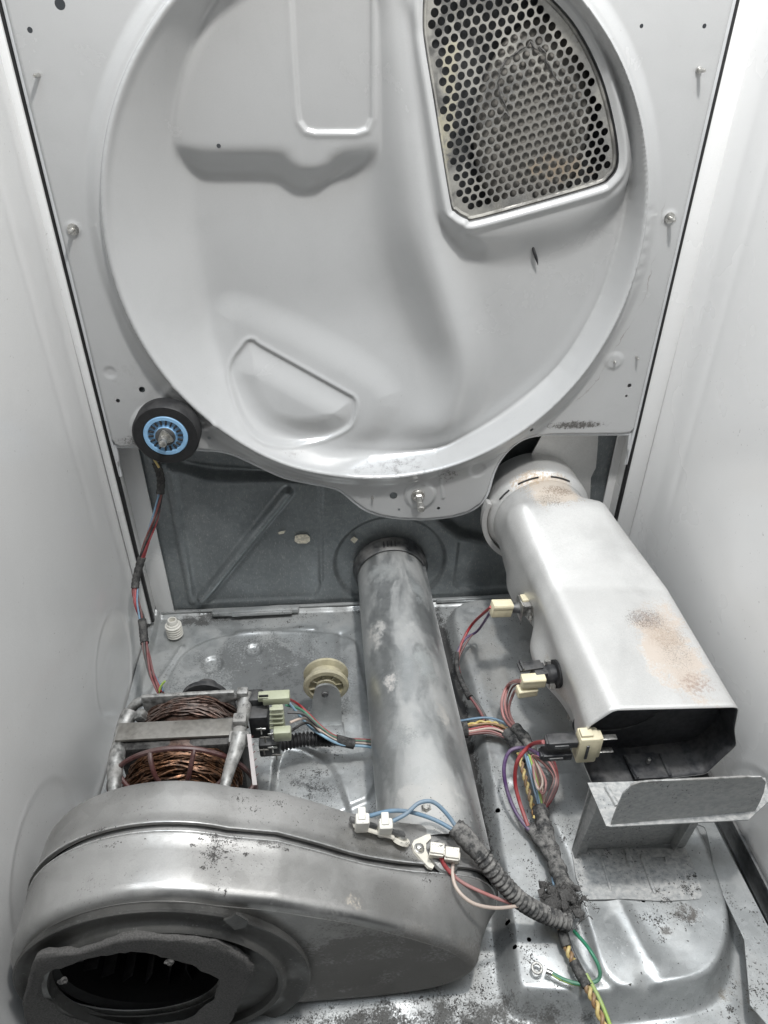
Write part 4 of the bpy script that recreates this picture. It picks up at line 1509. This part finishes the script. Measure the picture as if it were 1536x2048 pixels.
# bearing cap, black cooling disc behind
rcp = pix(410, 1402, -.238)
obj('rear_cap', lathe(rcp, (0, 1, 0), [(0, .026), (.006, .026), (.009, .022), (.012, .014), (.022, .012)], 40), M['black'], T)
obj('belt_pulley', lathe((MX+.004, -.215, MZ+.002), (0, 1, 0), [(-.01, .010), (.012, .010), (.013, .006)], 24), M['dark_metal'], T)
# fill shaped housing under
obj('lower_frame', box((MX, -.30, .025), (.12, .10, .045), .006), M['lam'], T)
# centrifugal switch box at right side of motor
T2 = thing('motor_switch', 'black start switch block with brass terminals on the right side of the motor', 'switch', (-.145, -.27, .08))
obj('switch_body', join(box(pix(520, 1440, -.275), (.020, .022, .034), .002), box(pix(512, 1400, -.262), (.016, .016, .018), .002), box(pix(540, 1490, -.29), (.022, .016, .020), .002)), M['black'], T2)
for k, (u, v) in enumerate(((522, 1458), (530, 1475), (545, 1468), (528, 1500), (545, 1495), (553, 1510))):
    p_ = pix(u, v, -.302)
    obj('brass_terminal', join(box(p_, (.010, .0012, .0022), .0004), box(p_+Vector((0, -.001, -.002)), (.0016, .0012, .010), .0004)), M['strap'] if k % 2 else M['bolt'], T2)
T3 = thing('motor_plug', 'pale green plastic plug clipped to the right side of the motor', 'plug', pix(555, 1430, -.285))
parts = [box(pix(553, 1395, -.270), (.028, .012, .010), .001), box(pix(557, 1437, -.288), (.012, .010, .034), .0015), box(pix(565, 1467, -.300), (.018, .010, .014), .0015), box(pix(528, 1393, -.270), (.012, .010, .006), .001)]
for k in range(5):
    parts.append(box(pix(553, 1418+k*9, -.294), (.014, .004, .0022), .0004))
obj('plug_body', join(*parts), M['greenwhite'], T3)
obj('plug_window', box(pix(527, 1392, -.2755), (.010, .001, .0030), .0003), M['black'], T3)

# corrugated black sleeve right of motor, low
def corrug(path, r, n=14, pitch=.0045, amp=.16):
    P = spline(path, 10)
    L_ = [0]
    for i in range(1, len(P)): L_.append(L_[-1]+(P[i]-P[i-1]).length)
    tot = L_[-1]
    m = int(tot/pitch*6)
    out = []
    k = 0
    for i in range(m+1):
        s = tot*i/m
        while k < len(L_)-2 and L_[k+1] < s: k += 1
        t = (s-L_[k])/max(L_[k+1]-L_[k], 1e-9)
        out.append(P[k].lerp(P[k+1], min(max(t, 0), 1)))
    return sweep(out, lambda t: r*(1+amp*(1 if math.sin(t*tot/pitch*2*PI) > 0 else -1)*min(1, abs(math.sin(t*tot/pitch*2*PI))*2)), n)


# ================================================================== IDLER PULLEY
c = pix(652, 1360, -.175)
T = thing('idler_pulley', 'yellowed plastic grooved pulley on a dark arm left of the long duct', 'pulley', (c.x, -.18, 0))
obj('wheel', lathe(c, (0, -1, 0), [(-.012, .010), (-.012, .0265), (-.010, .0280), (-.0075, .0278), (-.0045, .0215), (.0045, .0215), (.0075, .0278), (.010, .0280), (.012, .0265), (.0125, .0215), (.009, .0200), (.009, .0130), (.012, .0120), (.012, .006)], 56), M['pulley'], T)
for k in range(8):
    a = 2*PI*k/8+.2
    obj('web', box(c+Vector((math.cos(a)*.0165, -.0100, math.sin(a)*.0165)), (.008, .003, .0014), .0003, rotm(0, -a, 0)), M['pulley'], T)
am = [(628, 1385), (633, 1372), (650, 1366), (668, 1370), (680, 1385), (682, 1410), (682, 1475), (650, 1492), (622, 1475), (624, 1410)]
amz = [pix(u, v, -.192) for u, v in am]
obj('arm', extrude(spline(amz, 3, True), (0, -.003, 0)), M['tube'], T, 30)
obj('arm_foot', box((amz[0].x+.012, -.205, .012), (.045, .030, .003), .001), M['pan'], T)
obj('axle_bolt', lathe(pix(650, 1388, -.1955), (0, -1, 0), [(0, .0042), (.002, .0042), (.003, .002)], 12), M['dark_metal'], T)

# ================================================================== LEVELING FOOT
c = oz(349, 1262, .012)
T = thing('ribbed_grommet', 'white ribbed plastic bushing standing in the rear left corner of the floor', 'bushing', (c.x, c.y, .004))
pr_ = [(-.010, .0095)]
for k in range(5):
    z = -.009+k*.0042
    pr_ += [(z, .0095), (z+.0006, .0118), (z+.0022, .0118), (z+.0028, .0095)]
pr_ += [(.013, .0090), (.0135, .0072), (.019, .0070), (.0205, .0062), (.0205, .0045), (.012, .0042)]
obj('bushing', lathe((c.x, c.y, .014), (0, 0, 1), pr_, 32), M['white'], T)

# ================================================================== WIRES
def wire(name, P, r, m, parent, n=8, sub=6):
    return obj(name, sweep(spline(P, sub), r, n), m, parent, 80)


# left harness
base = [(312, 925, .010), (322, 965, .0), (312, 1030, -.012), (290, 1095, -.03), (272, 1160, -.05), (272, 1200, -.07), (284, 1240, -.10), (290, 1290, -.13), (303, 1345, -.18), (322, 1385, -.215)]
bp3 = [oy(u, v, y) for u, v, y in base]
T = thing('wire_harness', 'bundle of dark red and black wires hanging along the left wall, taped in three places', 'wires', bp3[0])
P = spline(bp3, 14)
for k, (mn, ph, r0) in enumerate((('darkred', 0, .0026), ('darkred', 1.3, .0030), ('blackw', 2.4, .0026), ('brown', 3.5, .0028), ('bluew', 4.6, .0032), ('red', 5.5, .0016))):
    obj('wire', strand(P, (0, 0, 0), 2.1, r0, .0014, ph), M[mn], T, 80)
for (i0, i1) in ((0, 20), (46, 62), (84, 98)):
    obj('tape_wrap', sweep([p_ for p_ in P[i0:i1]], lambda t: .0052+.0004*math.sin(t*40), 12), M['tape'], T, 60)
wire('wire', [oy(300, 905, -.002), oy(308, 918, -.004), oy(318, 935, -.004)], .0014, M['yellow'], T)
wire('wire', [oy(330, 1362, -.21), oy(322, 1372, -.212), oy(318, 1384, -.215)], .0013, M['greenyel'], T)

# motor cable across to the duct
T = thing('motor_cable', 'coloured wires running from the motor plug under the long duct', 'wires', oz(640, 1460, .05))
src = [(572, 1395, .10), (572, 1410, .095), (575, 1425, .09), (580, 1445, .08), (582, 1462, .08), (575, 1402, .10)]
cols = ['red', 'green', 'blackw', 'whitew', 'blackw', 'lightblue']
for k, ((u, v, z), cn) in enumerate(zip(src, cols)):
    off = (k-2.5)*3.2
    wire('wire', [oz(u, v, z), oz(610+off, 1425+v*.02+off*1.5-28+k*3, .085-.01*abs(k-2)), oz(645, 1463+off, .060), oz(680, 1482+off*.8, .045), oz(728, 1486+off*.8, .035), oz(760, 1490+off, .03)], .0016, M[cn], T)
obj('tape_wrap', sweep(spline([oz(672, 1479, .047), oz(690, 1484, .042), oz(708, 1488, .038)], 6), .0062, 12), M['tape'], T)
obj('corrugated_sleeve', corrug([oz(555, 1490, .05), oz(600, 1480, .045), oz(640, 1478, .04), (oz(665, 1480, .04))], .0075), M['blackrub'], T)

# right of the tube: main bundle
TB = thing('main_wire_bundle', 'mixed yellow, blue, pink and black wires lying on the floor between round duct and heater', 'wires', oz(1000, 1480, .035))
Pm = spline([oz(880, 1465, .045), oz(930, 1458, .045), oz(975, 1452, .048), oz(1008, 1462, .048), oz(1035, 1480, .046)], 12)
for k, (cn, dy, dz) in enumerate((('bluew', .010, .004), ('yellow', .004, .002), ('yellow', .003, .002), ('red', -.004, .003), ('pink', -.007, 0), ('brown', -.010, .0), ('blackw', -.002, -.002), ('orange', .001, .004), ('whitew', -.006, .003))):
    if cn == 'yellow':
        obj('wire', strand(Pm, (0, dy, dz), 5, .0016, .0015, k*PI), M[cn], TB, 80)
    else:
        obj('wire', sweep([p_+Vector((0, dy*(1-.55*abs(2*i/len(Pm)-1)**3), dz+.001*math.sin(i*.2+k))) for i, p_ in enumerate(Pm)], .0015, 7), M[cn], TB, 80)
obj('tape_wrap', sweep(spline([oz(905, 1460, .044), oz(920, 1460, .045), oz(934, 1459, .045)], 4), .010, 14), M['tape'], TB)
obj('sleeve', sweep(spline([oz(1015, 1464, .048), oz(1035, 1488, .048), oz(1058, 1515, .046)], 6), lambda t: .0088+.0006*math.sin(t*22), 14), M['sleeve'], TB)
obj('sleeve', sweep(spline([oz(1030, 1455, .056), oz(1050, 1478, .058), oz(1066, 1508, .052)], 6), lambda t: .0068+.0006*math.sin(t*18), 14), M['sleeve'], TB)
# onward, down the picture
Pd = spline([oz(1048, 1505, .050), oz(1058, 1545, .048), oz(1070, 1590, .048), (oz(1082, 1635, .046))], 12)
obj('wire', strand(Pd, (-.006, 0, 0), 5, .0017, .0016, 0), M['yellow'], TB, 80)
obj('wire', strand(Pd, (-.006, 0, 0), 5, .0017, .0016, PI), M['orange'], TB, 80)
for k, (cn, dx, z) in enumerate((('bluew', 0, .003), ('lightblue', .003, .002), ('greenyel', .005, .004), ('pink', .008, .003), ('whitew', .010, .004))):
    obj('wire', sweep([p_+Vector((dx*math.sin(PI*(.25+.6*i/len(Pd))), 0, z)) for i, p_ in enumerate(Pd)], .0014, 7), M[cn], TB, 80)
for k in range(5):
    e = k*4
    wire('wire', [oz(1066, 1512, .055), oz(1090+e*.8, 1530-e, .072-.003*k), oz(1108+e*.5, 1558+e*.2, .070), oz(1096+e*.6, 1590+e*.3, .062), oz(1086, 1622, .050)], .0014, M[['brown', 'blackw', 'pink', 'brown', 'darkred'][k]], TB)
for k in range(2):
    wire('wire', [oz(1070, 1518, .055), oz(1085+6*k, 1560, .066), oz(1078+8*k, 1580+8*k, .062), oz(1070, 1560, .06), oz(1066, 1530, .055)], .0013, M[['whitew', 'pink'][k]], TB)
obj('sleeve', sweep(spline([oz(1080, 1615, .048), oz(1090, 1660, .047), oz(1105, 1710, .047), oz(1122, 1755, .048), oz(1140, 1800, .052)], 8), lambda t: .0085+.0009*math.sin(t*31)+.0006*math.sin(t*77), 14), M['sleeve'], TB)
obj('sleeve', sweep(spline([oz(1058, 1652, .045), oz(1080, 1682, .046), oz(1108, 1722, .050), oz(1132, 1768, .052)], 8), lambda t: .0060+.0007*math.sin(t*27), 12), M['sleeve'], TB)
wire('wire', [oz(1102, 1728, .044), oz(1106, 1760, .043), oz(1112, 1800, .042), oz(1120, 1840, .043)], .0014, M['bluew'], TB)
# bottom run
Pb = spline([oz(1118, 1838, .046), oz(1132, 1890, .044), oz(1150, 1930, .043), oz(1172, 1970, .043), oz(1192, 2010, .042), oz(1215, 2070, .036)], 12)
obj('wire', strand(Pb, (0, 0, 0), 7, .0020, .0018, 0), M['yellow'], TB, 80)
obj('wire', strand(Pb, (0, 0, 0), 7, .0020, .0018, PI), M['orange'], TB, 80)
obj('wire', sweep([p_+Vector((.005, 0, .001)) for p_ in Pb[30:]], .0018, 7), M['greenyel'], TB, 80)
obj('wire', sweep([p_+Vector((.004, 0, .000)) for p_ in Pb], .0016, 7), M['blackw'], TB, 80)
obj('tape_wrap', sweep([p_ for p_ in Pb[22:38]], lambda t: .0046+.0003*math.sin(t*30), 10), M['tape'], TB, 60)
obj('tape_wrap', sweep([p_ for p_ in Pb[6:14]], .0048, 10), M['tape'], TB, 60)

# thermostat wires
T = thing('thermostat_wires', 'red and purple wires curving down from the rear cream plug into black tape', 'wires', q1)
e0 = q1+Vector((-.013, 0, 0))
wire('wire', [e0+Vector((0, 0, .003)), oz(945, 1248, .080), oz(924, 1285, .060), oz(915, 1320, .050), oz(920, 1350, .045)], .0019, M['red'], T)
wire('wire', [e0+Vector((0, 0, -.006)), oz(955, 1262, .072), oz(930, 1278, .062), oz(913, 1312, .052), oz(916, 1350, .045)], .0017, M['purple'], T)
wire('wire', [e0+Vector((0, 0, -.004)), oz(960, 1256, .072), oz(940, 1275, .062), oz(918, 1315, .050), oz(918, 1350, .044)], .0013, M['brown'], T)
obj('tape_wrap', sweep(spline([oz(914, 1305, .054), oz(914, 1335, .048), oz(922, 1360, .044), oz(934, 1386, .042), oz(940, 1395, .042)], 6), lambda t: .0030+.0016*t*t, 10), M['tape'], T)
wire('wire', [oz(934, 1385, .042), oz(952, 1410, .040), oz(966, 1435, .040), oz(968, 1455, .042)], .0020, M['darkred'], T)
wire('wire', [oz(938, 1388, .042), oz(958, 1412, .040), oz(974, 1440, .040), oz(982, 1456, .042)], .0022, M['blackw'], T)

T = thing('pink_wires', 'three dusty pink wires looping from the black thermostat plugs down to the sleeve', 'wires', q2)
e2_ = q2+Vector((-.012, 0, 0))
e3_ = q3_+Vector((-.010, 0, 0))
wire('wire', [e2_, oz(1018, 1368, .085), oz(1004, 1400, .068), oz(1008, 1435, .058), oz(1030, 1462, .056)], .0018, M['pink'], T)
wire('wire', [e2_+Vector((0, 0, .002)), oz(1022, 1366, .085), oz(1010, 1400, .068), oz(1016, 1435, .058), oz(1036, 1460, .058)], .0016, M['pink'], T)
wire('wire', [e3_, oz(1028, 1385, .075), oz(1018, 1415, .062), oz(1024, 1440, .058), oz(1040, 1464, .058)], .0017, M['pink'], T)
wire('wire', [e2_+Vector((.002, 0, -.003)), oz(1025, 1375, .082), oz(1014, 1408, .064), oz(1020, 1440, .057), oz(1034, 1464, .056)], .0012, M['brown'], T)

T = thing('heater_leads', 'one red and one purple lead arching from the black spade connectors', 'wires', (cx_-.045, -.352, cz_))
eb = Vector((cx_-.044, -.352, cz_+.009)); ec = Vector((cx_-.046, -.352, cz_-.010))
wire('wire', [eb, oz(1062, 1490, .118), oz(1036, 1520, .10), oz(1030, 1560, .075), oz(1038, 1600, .060), oz(1056, 1652, .050)], .0022, M['red'], T)
wire('wire', [ec, oz(1050, 1496, .098), oz(1020, 1502, .090), oz(1008, 1535, .078), oz(1014, 1580, .062), oz(1032, 1625, .052), oz(1058, 1660, .048)], .0021, M['purple'], T)

# blue wires + corrugated hose on blower
T = thing('blue_wires', 'two grey-blue wires looping from the fuse plugs into the black conduit', 'wires', oz(840, 1620, .15))
wire('wire', [oz(738, 1632, .165), oz(780, 1622, .160), oz(820, 1624, .152), oz(870, 1640, .144), oz(915, 1665, .140)], .0019, M['bluew'], T)
wire('wire', [oz(786, 1642, .155), oz(812, 1628, .158), oz(838, 1606, .162), oz(866, 1604, .160), oz(892, 1626, .152), oz(914, 1656, .144)], .0019, M['bluew'], T)
T = thing('wire_conduit', 'dusty black corrugated conduit running from the blower top down to the floor bundle', 'conduit', oz(1000, 1760, .08))
obj('cuff', sweep(spline([oz(908, 1652, .142), oz(928, 1672, .138), oz(955, 1702, .130), oz(966, 1715, .127)], 5), lambda t: .0078+.0014*math.sin(min(1, t*1.4)*PI)+.0004*math.sin(t*60), 14), M['sleeve'], T)
obj('corrugated_tube', corrug([oz(962, 1710, .128), oz(985, 1740, .118), oz(1012, 1772, .104), oz(1042, 1802, .088), oz(1075, 1822, .074), oz(1108, 1836, .062), oz(1138, 1845, .056)], .0077, 14, .0052, .10), M['sleeve'], T)
T = thing('thermistor_wires', 'thin red-white and white wires drooping from the ivory plugs along the conduit', 'wires', oz(900, 1740, .12))
wire('wire', [oz(882, 1710, .132), oz(893, 1735, .124), oz(920, 1762, .114), oz(965, 1785, .104), oz(1020, 1806, .090), oz(1060, 1818, .082)], .0016, M['pink'], T)
wire('wire', [oz(881, 1711, .134), oz(890, 1732, .127), oz(908, 1752, .120)], .0020, M['red'], T)
wire('wire', [oz(909, 1716, .128), oz(905, 1745, .124), oz(914, 1778, .122), oz(945, 1806, .116), oz(990, 1816, .104), oz(1035, 1812, .090)], .0016, M['whitew'], T)

T = thing('ground_wire', 'loose green and yellow ground wire ending in a ring terminal on the floor', 'wire', oz(1180, 1960, .04))
gw = [oz(1148, 1862, .048), oz(1178, 1898, .056), oz(1198, 1935, .052), (oz(1196, 1960, .044)), oz(1165, 1968, .041), oz(1130, 1960, .040), oz(1103, 1946, .040)]
obj('wire', sweep(spline(gw, 8), .0017, 7), M['green'], T, 80)
obj('yellow_stripe', strand(spline(gw, 12), (0, 0, 0), .6, .0010, .0011, 1), M['greenyel'], T, 80)
obj('crimp', sweep([oz(1104, 1947, .040), oz(1092, 1942, .040)], .0024, 10), M['bolt'], T)
rc = oz(1074, 1936, .0395)
obj('ring_terminal', ([(rc.x+(.0043+.0014*math.cos(b))*math.cos(a), rc.y+(.0043+.0014*math.cos(b))*math.sin(a), rc.z+.0008*math.sin(b)) for a in [2*PI*i/24 for i in range(24)] for b in [2*PI*j/6 for j in range(6)]],
                      [(i*6+j, ((i+1) % 24)*6+j, ((i+1) % 24)*6+(j+1) % 6, i*6+(j+1) % 6) for i in range(24) for j in range(6)]), M['bolt'], T)

# lint clumps
def clump(c, r, cnt, m, name, label=None, flat=.6):
    gs = []
    for k in range(cnt):
        bm = bmesh.new()
        bmesh.ops.create_icosphere(bm, subdivisions=1, radius=1)
        rr = r*rng.uniform(.12, .34)
        d = Vector((rng.normal(0, .45), rng.normal(0, .45), rng.normal(0, .3)*flat))*r
        for v in bm.verts:
            v.co = Vector(c)+d+v.co*rr*(1+.55*rng.uniform(-1, 1))
        gs.append(from_bm(bm))
    for k in range(cnt*4):
        d = Vector((rng.normal(0, .5), rng.normal(0, .5), abs(rng.normal(0, .3))*flat))*r + Vector(c)
        e = [d + Vector((rng.normal(0, 1), rng.normal(0, 1), rng.normal(0, .6)))*r*.16 for _ in range(3)]
        gs.append(sweep(spline([d]+e, 3), .0003, 3))
    o = obj(name, join(*gs), m, None, 0)
    o['kind'] = 'stuff'
    if label: tag(o, label, 'lint')
    return o


clump(oz(1128, 1806, .060), .017, 60, M['lint'], 'lint_clump', 'fluffy grey lint wad caught on the end of the black conduit')
for (u, v, z, r, cn) in ((1030, 1990, .0, .012, 14), (900, 1985, .004, .016, 18), (820, 2010, .004, .018, 18), (965, 1970, .004, .012, 12)):
    pass


# ---- lint that has settled on whatever lies beneath: flakes dropped straight down
bpy.context.view_layer.update()
DG = bpy.context.evaluated_depsgraph_get()


def settle(name, m, spots, size=(.00025, .0009)):
    V, F = [], []
    for (cx, cy, sx, sy, cnt, z0) in spots:
        cl = [(cx+rng.normal(0, sx), cy+rng.normal(0, sy), rng.uniform(.15, .5)) for _ in range(max(3, cnt//60))]
        for k in range(cnt):
            if rng.rand() < .75:
                a = cl[rng.randint(len(cl))]
                x, y = a[0]+rng.normal(0, sx*a[2]*.5), a[1]+rng.normal(0, sy*a[2]*.5)
            else:
                x, y = cx+rng.normal(0, sx), cy+rng.normal(0, sy)
            hit, loc, nr, _, ob, _ = SC.ray_cast(DG, Vector((x, y, z0)), Vector((0, 0, -1)), distance=z0+.02)
            if not hit or nr.z < .35 or ob.name.startswith(('wire', 'ground')): continue
            r_ = size[0]+(size[1]-size[0])*rng.rand()**2.5
            b = len(V)
            for q in range(4):
                V.append(loc+Vector((rng.normal(0, r_), rng.normal(0, r_), r_*.5*rng.rand())))
            F += [(b, b+1, b+2), (b, b+1, b+3), (b+1, b+2, b+3), (b, b+2, b+3)]
    o = obj(name, (V, F), m, None, 0)
    o['kind'] = 'stuff'
    return o


def sp(u, v, z, sx, sy, n, top=None):
    p = oz(u, v, z)
    return (p.x, p.y, sx, sy, n, z+.05 if top is None else top)


settle('lint_dust', M['lintdark'], [
    sp(760, 2030, 0, .07, .018, 2600), sp(940, 1990, 0, .03, .02, 1400), sp(940, 1860, .0, .012, .03, 700), sp(985, 1700, 0, .008, .05, 700), sp(930, 1480, .0, .008, .07, 700), sp(900, 1290, .0, .01, .06, 400),
    sp(350, 1225, 0, .03, .012, 500), sp(620, 1520, 0, .03, .03, 900), sp(670, 1590, 0, .02, .03, 600), sp(560, 1300, 0, .06, .05, 700), sp(640, 1240, 0, .04, .015, 350),
    sp(1040, 1580, .03, .03, .05, 600), sp(1150, 1660, .03, .02, .03, 500), sp(1320, 1840, .03, .022, .012, 500), sp(1370, 1775, .037, .012, .010, 350), sp(1250, 1930, .03, .03, .02, 200), sp(1060, 1900, .03, .018, .03, 400),
    sp(1500, 1900, .03, .015, .06, 400), sp(980, 1350, .03, .02, .06, 350), sp(1500, 2010, 0, .02, .015, 400)])
settle('lint_dust', M['lint'], [
    sp(432, 1680, .215, .010, .007, 1500, .3), sp(425, 1760, .21, .004, .008, 160, .3), sp(555, 1700, .18, .012, .003, 220, .3), sp(190, 1690, .20, .03, .006, 260, .3), sp(540, 1620, .18, .02, .008, 260, .3),
    sp(870, 1700, .12, .014, .012, 700, .2), sp(960, 1690, .1, .012, .02, 350, .2), sp(700, 1680, .15, .05, .012, 300, .3), sp(1135, 1790, .05, .014, .014, 500, .1), sp(1080, 1690, .05, .012, .03, 400, .1),
    sp(410, 1400, .16, .05, .012, 350, .25), sp(860, 1640, .12, .02, .02, 350, .2)], (.0002, .0007))
